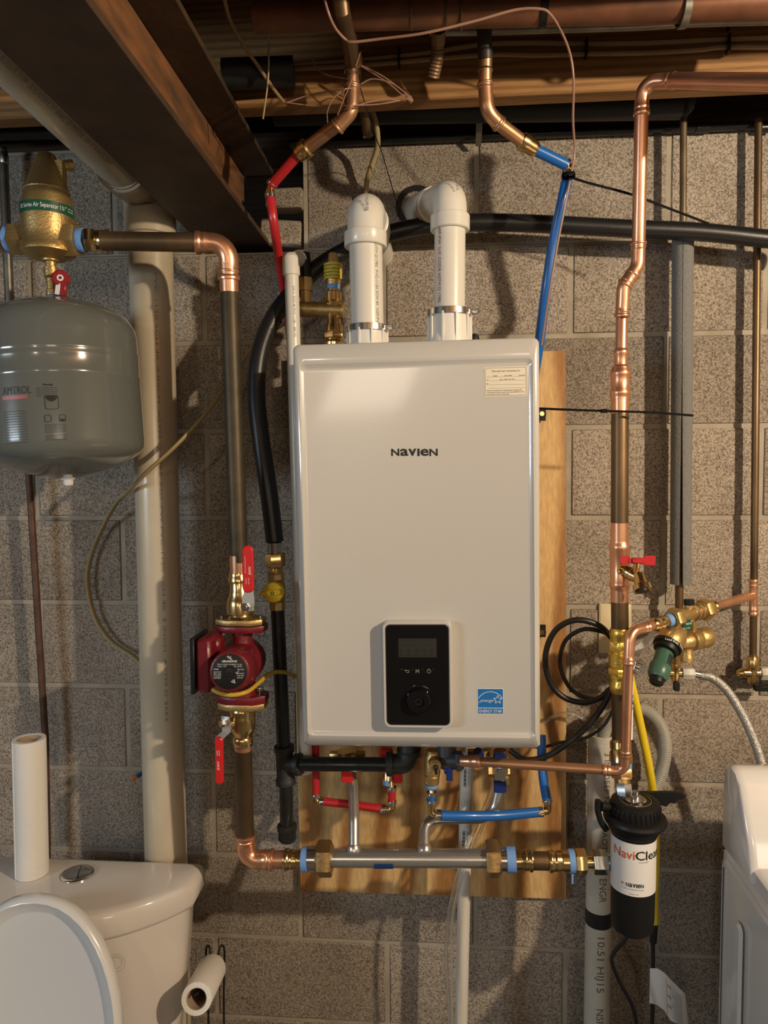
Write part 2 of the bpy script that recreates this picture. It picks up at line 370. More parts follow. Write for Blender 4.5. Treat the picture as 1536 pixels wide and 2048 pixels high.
# ================================================================ SETTING
Z0 = H-.104; CO = .2032
WTOP = H+.752
def struct(o): o['kind'] = 'structure'; return o
mb = MB()
mb.box((0, .1018, (Z0+3*CO)/2), (5.4, .2, Z0+3*CO)); zb = Z0+3*CO
mb.box(((-2.7-.545)/2, .1018, (zb+WTOP)/2), (2.155, .2, WTOP-zb-.001)); mb.box(((2.7-.305)/2, .1018, (zb+WTOP)/2), (3.005, .2, WTOP-zb-.001))
wall = struct(mb.build('wall_back', MORTAR))
blk = {}
for k in range(-4, 8):
    z1 = Z0-k*CO if k > -4 else WTOP-.004; z0_ = Z0-(k+1)*CO
    if z0_ < 0: break
    x = .086-.417*7 + (.2085 if k % 2 else 0)
    while x < 2.6:
        a, b = x, x+.417; x += .417
        if b < -2.6: continue
        if k == -4:
            if a < -.545 < b: b = -.55
            if a < -.305 < b: a = -.30
            if a > -.56 and b < -.29: continue
            if a < -.6 and b > -.2: b = -.55
        a += .0055+random.random()*.001; b -= .0055+random.random()*.001; zz0 = z0_+.0055; zz1 = z1-.0055; off = random.uniform(-.0008, .0008)
        key = (round(b-a, 3), round(zz1-zz0, 3))
        m_ = MB(); m_.box(((a+b)/2, .012+off, (zz0+zz1)/2), (b-a, .027, zz1-zz0), ch=.002)
        o = m_.build('concrete_block', BLOCK, wall)
struct(MB().box((0, -1.5, -.05), (5.4, 6.4, .1)).build('floor', STONE))
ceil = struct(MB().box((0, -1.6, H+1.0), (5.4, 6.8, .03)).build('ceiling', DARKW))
for i in range(9):
    MB().box((0, -.206-.41*i, H+.713+.135), (5.2, .038, .27), ch=.002).build('joist', JOIST, ceil)
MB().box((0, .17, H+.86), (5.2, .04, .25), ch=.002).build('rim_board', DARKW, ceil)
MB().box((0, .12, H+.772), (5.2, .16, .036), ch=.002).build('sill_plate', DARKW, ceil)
for n, c, d_ in (('wall_left', (-2.65, -2.3, 1.3), (.1, 4.6, 2.6)), ('wall_right', (2.65, -2.3, 1.3), (.1, 4.6, 2.6)), ('wall_front', (0, -4.85, 1.3), (5.4, .1, 2.6))):
    struct(MB().box(c, d_).build(n, PAINTW))
# brick rubble in the pocket beside the beam end
t = MB(); t.box((-.345, .0, H+.617), (.085, .05, .043), ch=.004)
tag(t.build('shim_block', BLOCK), 'small rough concrete shim block in the wall pocket behind the red tube', 'block')
t = MB(); t.box((-.36, .03, H+.55), (.10, .05, .06), Matrix.Rotation(.1, 3, 'Y'), ch=.006)
tag(t.build('rubble_block', BLOCK), 'broken mortar and concrete lump under the shim block in the beam pocket', 'rubble')
# ---------------------------------------------------------------- steel beam
bx, bw, bz0, bz1 = -.462, .150, H+.522, H+.713
t = thing('steel_beam', 'rusty brown steel I-beam running overhead into a pocket in the block wall', 'beam', (bx, 0, bz0))
MB().box((bx, -1.25, bz0+.006), (bw, 2.62, .012)).build('bottom_flange', RUSTF, t)
MB().box((bx, -1.25, (bz0+bz1)/2), (.010, 2.62, bz1-bz0-.026)).build('web', RUST, t)
MB().box((bx, -1.25, bz1-.006), (bw, 2.62, .012)).build('top_flange', RUSTF, t)
# ================================================================ BOILER
DF = .375
TL, TR, BR, BL = at(583, 686, DF), at(1082, 673, DF), at(1082, 1507, DF), at(603, 1503, DF)
u = ((TR-TL)+(BR-BL)); u.y = 0; u.normalize(); v = V((-u.z, 0, u.x)); cen = (TL+TR+BR+BL)/4
BW = (((TR-TL)+(BR-BL))/2).length; BH = (((TL-BL)+(TR-BR))/2).length
o0 = cen-u*BW/2-v*BH/2; BF = Fr(o0, u, v, (0, -1, 0))
def bl(px, py, d=DF): q = at(px, py, d)-o0; return q.dot(u), q.dot(v)
boiler = thing('wall_hung_boiler', 'white wall-hung boiler with a black control panel on the plywood', 'boiler', o0)
def sw(q): return q   # helper name kept short
def ring_(l, r, b_, t_, rc, w_):
    f = lambda a, c, e: BF(a, c, e-(.022*max(0, (.030-c)/.030))-(.006*max(0, (c-(BH-.036))/.036)))
    return rrect(f, l, BW-r, b_, BH-t_, rc, w_, 7)
li, ri, ti, bi = .0125, .0115, .0365, .0275
mb = MB(); mb.rings([ring_(.004, .004, .004, .004, .008, -.335), ring_(.003, .003, .003, .003, .010, -.03), ring_(0, 0, 0, 0, .011, -.026), ring_(0, 0, 0, 0, .011, -.008), ring_(.001, .001, .001, .001, .011, -.003), ring_(.004, .004, .004, .004, .009, 0),
    ring_(li, ri, bi, ti, .010, 0), ring_(li+.001, ri+.001, bi+.001, ti+.001, .010, -.0008), ring_(li+.0065, ri+.0065, bi+.0065, ti+.0065, .007, -.0052), ring_(li+.008, ri+.008, bi+.008, ti+.008, .006, -.0058)])
mb.build('casing', CASE, boiler, 50)
PW = -.0058
mb = MB(); N = [('N', 782.3, 798.1), ('a', 800.1, 816.5), ('v', 816.8, 832.6), ('I', 834.8, 839.1), ('e', 840.7, 857.5), ('N', 858.9, 875.3)]
for ch, a, b in N:
    ua, va = bl(a, 912); ub, vb = bl(b, 897); text(mb, BF, ch, ua, va, vb-va, ub-ua, PW+.0006, bold=.022, fit=True)
mb.build('logo_lettering', INK, boiler, flat=True)
# control panel
cp = [bl(769, 1450), bl(903, 1240)]; (x0, z0), (x1, z1) = cp
rim = MB().rings([rrect(BF, x0, x1, z0, z1, .012, PW-.001, 6), rrect(BF, x0, x1, z0, z1, .012, .012, 6), rrect(BF, x0+.0015, x1-.0015, z0+.0015, z1-.0015, .011, .0145, 6), rrect(BF, x0+.0045, x1-.0045, z0+.0045, z1-.0045, .009, .0145, 6), rrect(BF, x0+.006, x1-.006, z0+.006, z1-.006, .008, .0125, 6)]).build('control_bezel', CASE, boiler)
cpo = MB().rings([rrect(BF, x0+.006, x1-.006, z0+.006, z1-.006, .008, .0120, 6), rrect(BF, x0+.006, x1-.006, z0+.006, z1-.006, .008, .0145, 6), rrect(BF, x0+.0067, x1-.0067, z0+.0067, z1-.0067, .0075, .0152, 6)]).build('control_panel', GLOSSBLK, boiler)
mb = MB(); mb.rings([rrect(BF, x0+.0052, x1-.0052, z0+.0052, z1-.0052, .0085, .0125, 6), rrect(BF, x0+.0052, x1-.0052, z0+.0052, z1-.0052, .0085, .0143, 6), rrect(BF, x0+.0062, x1-.0062, z0+.0062, z1-.0062, .008, .0143, 6)], False, False).build('silver_trim', SILVER, boiler)
a = bl(798, 1310); b = bl(873, 1273)
MB().rings([rrect(BF, a[0], b[0], a[1], b[1], .001, .0150), rrect(BF, a[0], b[0], a[1], b[1], .001, .0156)]).build('screen', SCREEN, cpo)
mb = MB()
for yy in (1286, 1297, 1305):
    for xx in (803, 818, 834, 851, 864):
        q = bl(xx, yy); mb.box(BF(q[0], q[1], .0158), (.006 if yy == 1286 else .0045, .0003, .0012 if yy == 1286 else .003), ch=.0001)
mb.build('screen_symbols', INK, cpo, flat=True)
mb = MB(); q = bl(832, 1341); text(mb, BF, 'M', q[0], q[1], .0062, None, .0156, bold=.02)
q = bl(858, 1337.5); cc = BF(q[0], q[1], .0156); mb.ring(cc, cc+V((0, -.0002, 0)), .0036, .0028); mb.box(cc+V((0, 0, .003)), (.0008, .0003, .004), ch=.0001)
q = bl(815, 1337.5); cc = BF(q[0], q[1], .0156); mb.box(cc+V((0, 0, .0012)), (.006, .0003, .0009), ch=.0001); mb.box(cc+V((.001, 0, -.0022)), (.005, .0003, .0009), ch=.0001); mb.box(cc+V((.0033, 0, -.0005)), (.0009, .0003, .004), ch=.0001); text(mb, BF, '<', q[0]-.0045, q[1]-.0008, .004, None, .0157, bold=.03)
for xx in (803, 806, 825, 846, 867):
    q = bl(xx, 1334); mb.box(BF(q[0], q[1], .0156), (.0008, .0003, .0008), ch=.0001)
mb.build('button_symbols', GREYINK, cpo, flat=True)
q = bl(838, 1395); c0 = BF(q[0], q[1], .0150); ax = V((0, -1, 0))
k = MB().lathe(c0, c0+ax*.012, [(0, .0275), (.10, .0275), (.14, .026), (.1, .0235), (.8, .0215), (1, .0195), (.98, .010), (.7, .0075), (.66, .0001)], 40).build('dial_knob', GLOSSBLK, cpo)
MB().ring(c0+ax*.0065, c0+ax*.0092, .0072, .0048).build('dial_ring', mat('dark_chrome', (.2, .2, .2), .2, 1.), k)
# conversion sticker
a = bl(969, 793); b = bl(1055, 731); sx, sz = b[0]-a[0], b[1]-a[1]
st = MB().rings([rrect(BF, a[0], b[0], a[1], b[1], .003, PW), rrect(BF, a[0], b[0], a[1], b[1], .003, PW+.0004)]).build('conversion_sticker', CREAM, boiler)
mb = MB(); I = .0015
outr = rrect(BF, a[0]+I, b[0]-I, a[1]+I, b[1]-I, .003, PW+.0007); inr = rrect(BF, a[0]+I+.0007, b[0]-I-.0007, a[1]+I+.0007, b[1]-I-.0007, .0025, PW+.0007); mb.rings([outr, inr], False, False)
def ln(x0, x1, z, th=.0004): mb.box(BF(a[0]+(x0+x1)/2, a[1]+z, PW+.0007), (x1-x0, .0002, th), ch=.00005)
T = lambda s_, x, z, h, w_=None, bo=.02: text(mb, BF, s_, a[0]+x, a[1]+z, h, w_, PW+.0007, bold=bo)
T('This unit was converted on', sx*.17, sz*.83, .0029, sx*.66); ln(sx*.06, sx*.2, sz*.66); T('(day),', sx*.21, sz*.67, .0026, sx*.11); ln(sx*.33, sx*.46, sz*.66); T('(month)', sx*.47, sz*.67, .0026, sx*.18); ln(sx*.67, sx*.8, sz*.66); T('(year)', sx*.81, sz*.67, .0026, sx*.14)
T('to', sx*.06, sz*.54, .0026, sx*.04); ln(sx*.11, sx*.33, sz*.53); T('gas with Kit No.', sx*.36, sz*.54, .0026, sx*.37); ln(sx*.74, sx*.94, sz*.53)
T('by', sx*.06, sz*.41, .0026, sx*.04); ln(sx*.12, sx*.94, sz*.40); ln(sx*.11, sx*.94, sz*.28)
T('(name and address of organization making this', sx*.06, sz*.19, .0020, sx*.82); T('conversion), who accepts the responsibility for the', sx*.06, sz*.125, .0020, sx*.87); T('correctness of this conversion.', sx*.06, sz*.06, .0020, sx*.53)
mb.build('sticker_lettering', GREYINK, st, flat=True)
# blue efficiency label
a = bl(956.5, 1429); b = bl(1006.5, 1380); sx, sz = b[0]-a[0], b[1]-a[1]
st = MB().rings([rrect(BF, a[0]-.0007, b[0]+.0007, a[1]-.0007, b[1]+.0007, .0005, PW), rrect(BF, a[0]-.0007, b[0]+.0007, a[1]-.0007, b[1]+.0007, .0005, PW+.0003)]).build('efficiency_label', WLABEL, boiler)
MB().rings([rrect(BF, a[0], b[0], a[1]+sz*.24, b[1], .0003, PW+.0003), rrect(BF, a[0], b[0], a[1]+sz*.24, b[1], .0003, PW+.0005)]).rings([rrect(BF, a[0], b[0], a[1], a[1]+sz*.215, .0003, PW+.0003), rrect(BF, a[0], b[0], a[1], a[1]+sz*.215, .0003, PW+.0005)]).build('blue_field', BLABEL, st)
mb = MB(); G = lambda x, z: BF(a[0]+sx*x, a[1]+sz*z, PW+.0007)
def stroke(pts, wd, closed=False):
    n = len(pts)
    for i in range(n if closed else n-1):
        p, q = pts[i], pts[(i+1) % n]; e = (q-p); nn = V((-e.z, 0, e.x)).normalized()*wd/2; mb.add([p-nn, q-nn, q+nn, p+nn], [(0, 1, 2, 3)])
stroke([G(.5+.52*math.cos(t_), .42+.47*math.sin(t_)) for t_ in [PI*.14+PI*.72*i/20 for i in range(21)]], .0009)
sr = .185; sc = (.79, .57)
stroke([G(sc[0]+(sr if i % 2 == 0 else sr*.42)*math.cos(PI/2+PI*i/5), sc[1]+(sr if i % 2 == 0 else sr*.42)*math.sin(PI/2+PI*i/5)) for i in range(10)], .0008, True)
text(mb, BF, 'energy', a[0]+sx*.10, a[1]+sz*.48, .0055, sx*.52, PW+.0007, shear=.45, bold=-.005); stroke([G(0, .46), G(.12, .47)], .0006); stroke([G(.6, .5), G(.66, .54)], .0006)
text(mb, BF, 'ENERGY STAR', a[0]+sx*.05, a[1]+sz*.045, .0056, sx*.90, PW+.0007)
mb.build('label_lettering', WLABEL, st, flat=True)
# vent collars on the boiler top
topz = BH-.002
def vclamp(t_, c, up, r, name='hose_clamp'):
    k = MB().ring(c, c+up*.012, r*1.04, r*.98, 32); k.cyl(c+up*.006+V((r*1.0, -r*.35, 0)), c+up*.006+V((r*1.32, -r*.55, 0)), .0045, 12); k.box(c+up*.006+V((r*.98, -r*.35, 0)), (.010, .010, .010)); return k.build(name, CHROME, t_)
v1, v2 = at(735, 672, .27), at(899, 660, .27)
zt = (o0+v*BH).z
for c, r, hh in ((v1, .034, .010), (v2, .036, .028)):
    b0 = V((c.x, c.y, zt-.004)); up = V((0, 0, 1)); h_ = c.z-b0.z+hh
    mb = MB(); mb.lathe(b0, b0+up*h_, [(0, r*1.16), (.3, r*1.16), (.45, r*1.1), (1, r*1.06), (1, r*.9)], 32)
    for k in range(10):
        g = 2*PI*k/10; mb.box(b0+up*h_*.5+V((math.cos(g)*r*1.12, math.sin(g)*r*1.12, 0)), (.004, r*.12, h_), Matrix.Rotation(g, 3, 'Z'), ch=.0005)
    cp_ = mb.build('vent_collar', WHITEP, boiler); vclamp(cp_, b0+up*(h_-.004), up, r*1.12)
mb = MB(); mb.lathe(at(948, 672, .22)-V((0, 0, .03)), at(948, 672, .22)+V((0, 0, .004)), [(0, .012), (.6, .012), (.9, .009), (1, .004)], 16); mb.build('cable_grommet', RUBBER, boiler)
# underside connections
def stub(px, d, r, m, nm, L=.03):
    zz = o0.z+.01; c = at(px, 1500, d); c = V((c.x, c.y, zz)); MB().cyl(c, c-V((0, 0, L)), r, 18).build(nm, m, boiler)
stub(690, .17, .014, BRASS, 'pipe_stub'); stub(780, .17, .012, BRASS, 'pipe_stub'); stub(820, .20, .014, IRON, 'gas_stub'); stub(868, .22, .012, BRASS, 'pipe_stub'); stub(903, .22, .013, PEWTER, 'pipe_stub'); stub(1000, .17, .014, BRASS, 'pipe_stub'); stub(940, .14, .012, BRASS, 'pipe_stub')
for px_, py_ in ((1083, 828), (1083, 1264)):
    c = at(px_, py_, .045)
    MB().box(c+V((-.014, .012, 0)), (.05, .004, .028)).ring(c, c+V((0, -.004, 0)), .010, .004).build('mounting_tab', MATBLK, boiler); MB().hexa(c+V((0, -.001, 0)), c+V((0, -.008, 0)), .0058).build('mounting_screw', BRASS, boiler)
# plywood
pl = [at(592, 1650, .018), at(1137, 705, .018), at(1127, 1800, .018)]; zt_ = at(1137, 704, .018).z; zb_ = at(1127, 1800, .018).z; xl = at(594, 1650, .018).x; xr = (pl[1].x+pl[2].x)/2
t = thing('plywood_board', 'unpainted plywood sheet fixed to the block wall behind the boiler', 'board', ((xl+xr)/2, 0, zb_))
rot = Matrix.Rotation(-.010, 3, 'Y')
MB().box(((xl+xr)/2, -.0125, (zt_+zb_)/2), (xr-xl, .015, zt_-zb_), rot, ch=.0008).build('plywood_face', PLY, t)
MB().box(((xl+xr)/2, -.0115, (zt_+zb_)/2), (xr-xl+.0005, .010, zt_-zb_+.0005), rot, ch=.0004).build('plywood_edge', PLYE, t)
def screw(px, py, par):
    c = at(px, py, .0185); MB().ring(c+V((0, .001, 0)), c+V((0, -.0008, 0)), .0034, .0008).build('screw_head', CASTIRON, par)
for q in ((1090, 1168), (622, 1678), (1098, 1678), (752, 1693)): screw(*q, t)
# ================================================================ VENT PIPES
def up_(p, dz): return V(p)+V((0, 0, dz))
r = rad(66, 732, 560, .27); a, b = at(735, 668, .27), at(731, 470, .27)
t = thing('vent_pipe', 'white vent pipe whose elbow turns straight back to the wall, nearest the slim white pipe', 'pipe', a)
MB().cyl(a-V((0, 0, .012)), b, r, 32).build('pipe', PVC, t)
c = at(731, 490, .27); e0 = at(731, 416, .27)
mb = MB(); mb.tube([b-V((0, 0, .01)), V((e0.x, e0.y, e0.z)), V((e0.x+.004, -.14, e0.z-.004))], r*1.1, .05, 28, n=10); mb.lathe(at(731, 495, .27), at(731, 466, .27), [(0, r*1.24), (.06, r*1.28), (.94, r*1.28), (1, r*1.22), (1, r*1.0)], 32)
q = V((e0.x+.003, -.205, e0.z-.003)); mb.lathe(q, q+V((.001, .032, 0)), [(0, r*1.08), (.05, r*1.15), (1, r*1.15)], 32); mb.build('elbow', PVC, t)
q2 = V((e0.x+.003, -.17, e0.z-.004)); MB().cyl(q2, V((e0.x+.004, .02, e0.z-.004)), r, 28).build('pipe', PVC, t)
F = cylF(at(731, 410, .27), r*1.12, (0, 0, 1), (.06, -1, 0))
mb = MB()
for i in range(9): mb.box(F(.004, .004-i*.0032, .0015), (.006, .0004, .0018 if i % 3 else .001), ch=.0001)
Ft = lambda x, z, w_=0: F(.004+z, .002-x, w_+.0016)
text(mb, None, 'Pro-1-2', 0, .0055, .003, None, 0, xf=Ft); mb.build('printed_code', GREYINK, t, flat=True)
F = cylF(a, r, (b-a), (.30, -1, 0)); mb = MB(); text(mb, None, 'ASTM D1785  PVC-1120 SCH 40  NSF-PW', 0, 0, .006, None, .0004, xf=lambda x, z, w_=0: F(.012+z, .165-x, .0005)); mb.build('pipe_lettering', GREYINK, t, flat=True)

r = rad(62, 900, 560, .27); a, b = at(899, 655, .27), at(900, 430, .27)
t = thing('intake_pipe', 'white plastic air pipe with an elbow bending left into a black-edged wall hole', 'pipe', a)
MB().cyl(a-V((0, 0, .012)), b, r, 32).build('pipe', PVC, t)
e0 = at(899, 396, .27); wz = at(832, 407, .02); far = V((wz.x, .03, wz.z))
mb = MB(); path = fillet([b-V((0, 0, .01)), e0, e0.lerp(far, .55)], .055, 10); mb.sweep(path, r*1.1, 28)
mb.lathe(at(900, 462, .27), at(900, 432, .27), [(0, r*1.22), (.06, r*1.27), (.94, r*1.27), (1, r*1.2), (1, r)], 32)
dv = (far-e0).normalized(); q = e0.lerp(far, .42); mb.lathe(q, q+dv*.035, [(0, r*1.14), (.06, r*1.2), (.94, r*1.2), (1, r*1.14)], 32); mb.build('elbow', PVC, t)
MB().cyl(e0.lerp(far, .5), far, r*1.22, 28).build('wall_stub', PVC, t)
c = V((far.x, .004, far.z)); tag(MB().ring(c+V((0, -.0006, 0)), c+V((0, -.010, 0)), .046, .034, 32).build('hole_shade_ring', RUBBER), 'black ring for the shaded gap around the white air pipe where it enters the block wall', 'gap')  # black ring stands in for the dark of the open hole round the pipe
F = cylF(a, r, (b-a), (-.45, -1, 0)); mb = MB(); text(mb, None, 'NSF-PW  U.P. CODE ASTM D 1785', 0, 0, .0065, None, .0004, xf=lambda x, z, w_=0: F(-.012+z, .18-x, .0005)); mb.build('pipe_lettering', mat('red_ink', (.35, .06, .05), .5), t, flat=True)
mb = MB(); F = Fr(at(893, 385, .27), (.97, .2, 0), (0, 0, 1), (0, -1, 0))
Fe = cylF(e0+V((.0, 0, .012)), r*1.12, (0, 0, 1), (.3, -1, .35))
for i in range(8): mb.box(Fe(.004, .012-i*.003, .0022), (.0055, .0004, .0015 if i % 3 else .0008), ch=.0001)
mb.build('printed_code', GREYINK, t, flat=True)
# slim white relief pipe at the boiler's left side
pts = P((583, 545, .20), (587, 690, .20), (612, 1545, .20)); r = rad(28, 583, 560, .20)
t = thing('relief_pipe', 'slim white plastic pipe with a capped elbow running down behind the boiler edge', 'pipe', pts[-1])
MB().cyl(pts[0], pts[-1], r, 24).build('pipe', PVC, t)
mb = MB(); c = at(582, 525, .20); mb.lathe(at(583, 552, .20), at(581, 512, .20), [(0, r*1.15), (.03, r*1.22), (.8, r*1.22), (.95, r*1.1), (1, r*.8)], 24); e = at(608, 517, .14); mb.lathe(c+V((0, 0, .004)), e, [(0, r*1.1), (.55, r*1.15), (.56, r*1.28), (1, r*1.28)], 24); mb.build('elbow', PVC, t)
F = cylF(pts[0], r, (pts[-1]-pts[0])*-1, (.35, -1, 0)); mb = MB(); text(mb, None, '3/4 in. SCH 40 PVC 1120 - 480 PSI', 0, 0, .005, None, .0004, xf=lambda x, z, w_=0: F(z-.001, -.03-x, .0005)); mb.build('pipe_lettering', GREYINK, t, flat=True)
# ================================================================ LEFT SIDE
# big yellowed drain
pts = P((301, 480, .13), (333, 1760, .13)); r = rad(83, 300, 620, .13); X0 = pts[0].x
ez = at(300, 372, .13).z; dn = pts[1]-pts[0]
t = thing('drain_stack', 'wide yellowed plastic drain pipe rising behind the toilet and turning overhead beside the beam', 'pipe', (pts[1].x, -.13, 0))
bot = pts[0]+dn*((pts[0].z-.01)/(-dn.z))
MB().cyl(pts[0]+V((0, 0, .02)), bot, r, 36).build('pipe', OLDPVC, t)
el = V((X0-.004, -.13, ez-.008)); mb = MB()
mb.tube([pts[0]+V((0, 0, .0)), el, el+V((0, -.13, .0))], r*1.07, .06, 30, n=12); mb.lathe(at(301, 476, .13), at(300, 424, .13), [(0, r*1.08), (.04, r*1.17), (.96, r*1.17), (1, r*1.1)], 36)
mb.lathe(el+V((0, -.075, 0)), el+V((0, -.125, 0)), [(0, r*1.1), (.04, r*1.17), (.96, r*1.17), (1, r*1.1)], 36); mb.build('elbow', OLDPVC, t)
MB().cyl(el+V((0, -.1, 0)), el+V((0, -1.6, .02)), r, 36).build('overhead_pipe', OLDPVC, t)
mb = MB(); Fo = Fr(el+V((0, -.2, 0)), (0, -1, 0), (0, 0, 1), (1, 0, 0))
Fo = cylF(el+V((0, -.22, 0)), r, (0, -1, .013), (.45, 0, -1)); text(mb, None, 'PVC-DWV 3 IN. ASTM D 2665 SCHEDULE 40 CELLULAR CORE NSF-DWV', 0, 0, .010, None, .0005, xf=lambda x, z, w_=0: Fo(z, x, .0006)); mb.build('pipe_lettering', GREYINK, t, flat=True)
F = cylF(pts[0], r, dn*-1, (.55, -1, 0)); mb = MB(); text(mb, None, 'PVC-1120 SCH 40  3 INCH  ASTM D 1785  NSF-PW PVC-1120 SCH 40  3 INCH  ASTM D 2665', 0, 0, .006, .95, .0005, xf=lambda x, z, w_=0: F(z, -.08-x, .0006)); mb.build('pipe_lettering', GREYINK, t, flat=True)
# rusty thin riser at far left
pts = P((6, 300, .05), (20, 620, .05), (58, 950, .05), (91, 1480, .05), (96, 1790, .05)); mb = MB(); t = thing('thin_riser', 'thin rusty brown pipe with a joint fitting rising behind the grey tank to the ceiling', 'pipe', pts[-1])
mb.sweep([pts[0], pts[1]], rad(17, 10, 500, .05), 14).build('pipe', PEWTER, t); MB().sweep([pts[1], pts[2], pts[3], pts[4]], rad(13, 60, 1000, .05), 14).build('pipe', RUSTPIPE, t)
MB().lathe(at(9, 330, .05), at(5, 296, .05), [(0, .008), (.1, .0105), (.6, .0105), (1, .009)], 14).build('joint', ZINC, t)
# air separator
d = .33
t = thing('air_separator', 'tall cast brass air separator with a green text band above the grey tank', 'air separator', at(98, 520, d))
W = lambda wp, px, py: rad(wp, px, py, d)
A = at(92, 308, d); B = at(98, 522, d); ax = (A-B); L = ax.length
def yy(py): return (at(95, py, d)-B).dot(ax.normalized())/L
prof = [(yy(520), W(48, 97, 520)), (yy(518), W(60, 97, 515)), (yy(508), W(98, 97, 510)), (yy(500), W(99, 97, 500)), (yy(496), W(94, 97, 495)), (yy(470), W(94, 97, 470)), (yy(452), W(97, 97, 450)), (yy(440), W(98, 97, 440)), (yy(428), W(98, 97, 430)), (yy(410), W(93, 97, 412)), (yy(386), W(82, 95, 385)), (yy(384), W(84, 95, 385)), (yy(380), W(80, 95, 380)), (yy(330), W(46, 95, 330)), (yy(310), W(33, 93, 312)), (yy(308), W(28, 93, 308))]
MB().lathe(B, A, prof, 36).build('body', CAST, t)
c = at(97, 479, d); lft, rgt = at(18, 479, d+.0), at(160, 480, d)
MB().hexa(at(26, 479, d), at(58, 479, d), W(64, 40, 480), .3).build('port_hex', CAST, t); MB().hexa(at(128, 480, d), at(158, 480, d), W(66, 140, 480), .3).build('port_hex', CAST, t)
mb = MB(); mb.cyl(at(112, 331, d), at(145, 331, d-.02), W(19, 130, 330), 16); mb.cyl(at(136, 331, d-.015), at(147, 331, d-.02), W(22, 130, 330), 16); q = at(112, 400, d); mb.add([at(108, 325, d)+V((0, -.008, 0)), at(128, 322, d)+V((0, -.008, 0)), at(132, 410, d)+V((0, -.008, 0)), at(108, 325, d)+V((0, .008, 0)), at(128, 322, d)+V((0, .008, 0)), at(132, 410, d)+V((0, .008, 0))], [(0, 1, 2), (5, 4, 3), (0, 3, 4, 1), (1, 4, 5, 2), (2, 5, 3, 0)]); mb.build('vent_arm', CAST, t)
Fs = cylF(at(95, 428, d), W(98, 97, 428)+.0006, ax, (.5, -1, 0)); mb = MB(); n = 30; Rr = W(98, 97, 428); xs = [-.062+.124*i/n for i in range(n+1)]; hh = .0095
mb.add([Fs(x, -hh, 0) for x in xs]+[Fs(x, hh, 0) for x in xs]+[Fs(x, -hh, -.002) for x in xs]+[Fs(x, hh, -.002) for x in xs], [(i, i+1, n+2+i, n+1+i) for i in range(n)]); lab = mb.build('text_band', GREENLAB, t)
mb = MB(); text(mb, None, '00 Series Air Separator 1\u00bc\u2033', -.052, -.0035, .0078, .088, 0, xf=lambda x, z, w_=0: Fs(x, z, .0007), bold=.01); text(mb, None, 'Patent No. 6,000', .040, .002, .003, .014, 0, xf=lambda x, z, w_=0: Fs(x, z, .0007)); text(mb, None, 'Max 200 PSI', .040, -.003, .003, .014, 0, xf=lambda x, z, w_=0: Fs(x, z, .0007)); mb.build('band_lettering', WLABEL, lab, flat=True)
MB().cyl(at(16, 479, d), at(27, 479, d), W(52, 20, 480), 24).build('thread_tape', BTAPE, t); MB().cyl(at(158, 481, d), at(170, 481, d), W(46, 165, 480), 24).build('thread_tape', BTAPE, t)
MB().hexa(at(-4, 479, d), at(14, 479, d), W(52, 5, 480), .2).cyl(at(-40, 479, d), at(0, 479, d), W(36, 0, 480)).build('left_nipple', BRONZE, t)
# valve between separator and tank
t = thing('tank_shutoff_valve', 'small brass valve with a dark red handle above the grey tank', 'valve', at(106, 605, d))
mb = MB(); a, b = at(101, 516, d), at(106, 606, d); w1 = lambda x: W(x, 105, 560)
mb.lathe(a, b, [(0, w1(34)), (.08, w1(30)), (.1, w1(20)), (.2, w1(20)), (.22, w1(27)), (.42, w1(27)), (.46, w1(20)), (.7, w1(20)), (.72, w1(24)), (.84, w1(24)), (.86, w1(20)), (1, w1(18))], 24); mb.build('body', CAST, t)
MB().cyl(at(105, 588, d), at(106, 597, d), w1(22)).build('thread_tape', BTAPE, t); MB().cyl(at(106, 595, d), at(106, 610, d), w1(20)).build('nipple', CHROME, t)
c = at(122, 558, d+.02); ax_ = V((.35, -1, 0)).normalized(); mb = MB(); mb.lathe(c-ax_*.018, c+ax_*.008, [(0, .004), (.4, .006), (.42, .0155), (.9, .0155), (1, .013)], 24); mb.box(c+V((.003, -.002, -.018)), (.016, .008, .028), Matrix.Rotation(.15, 3, 'Y'), ch=.002); h_ = mb.build('handle', DKRED, t)
mb = MB(); mb.ring(c+ax_*.008, c+ax_*.0095, .006, .003); mb.box(c+V((-.003, -.0075, -.020)), (.0085, .002, .020), Matrix.Rotation(.15, 3, 'Y')); mb.build('handle_sticker', WLABEL, h_)
# expansion tank
A, B = at(108, 604, d), at(136, 957, d); ax = (B-A); L = ax.length
t = thing('expansion_tank', 'grey enamelled steel expansion tank hanging at the end of the pipework', 'tank', B)
def ty(py, px=120): return (at(px, py, d)-A).dot(ax.normalized())/L
RT = W(292, 120, 780)
prof = [(0, .012), (.006, RT*.25), (.030, RT*.55), (.075, RT*.80), (.115, RT*.92), (.17, RT*.985), (.22, RT), (.305, RT), (.315, RT*1.006), (.325, RT*1.006), (.335, RT*1.0), (.345, RT*1.006), (.36, RT*1.002), (.44, RT*1.0), (.45, RT*1.008), (.458, RT*1.0), (.80, RT), (.835, RT*.99), (.865, RT*.955), (.90, RT*.85), (.94, RT*.66), (.975, RT*.38), (.995, RT*.16), (1, .01)]
MB().lathe(A, B, prof, 96).build('shell', TANK, t, 60)
mb = MB(); q = ax.normalized(); mb.lathe(B-q*.003, B+q*.014, [(0, .014), (.3, .013), (.32, .0095), (.9, .009), (1, .007)], 20); mb.build('air_valve', mat('milky_plastic', (.7, .7, .68), .3), t)
cT = A+ax*.62; Ft = cylF(cT, RT, -ax, (.66, -1, 0))
th = lambda px: (at(px, 820, d+.13)-cT).x
xc = lambda px: RT*math.asin(max(-1, min(1, ((px-131)/146.))))
lab = MB(); mb = MB()
def zc(py): return (820-py)/1030.0*.98
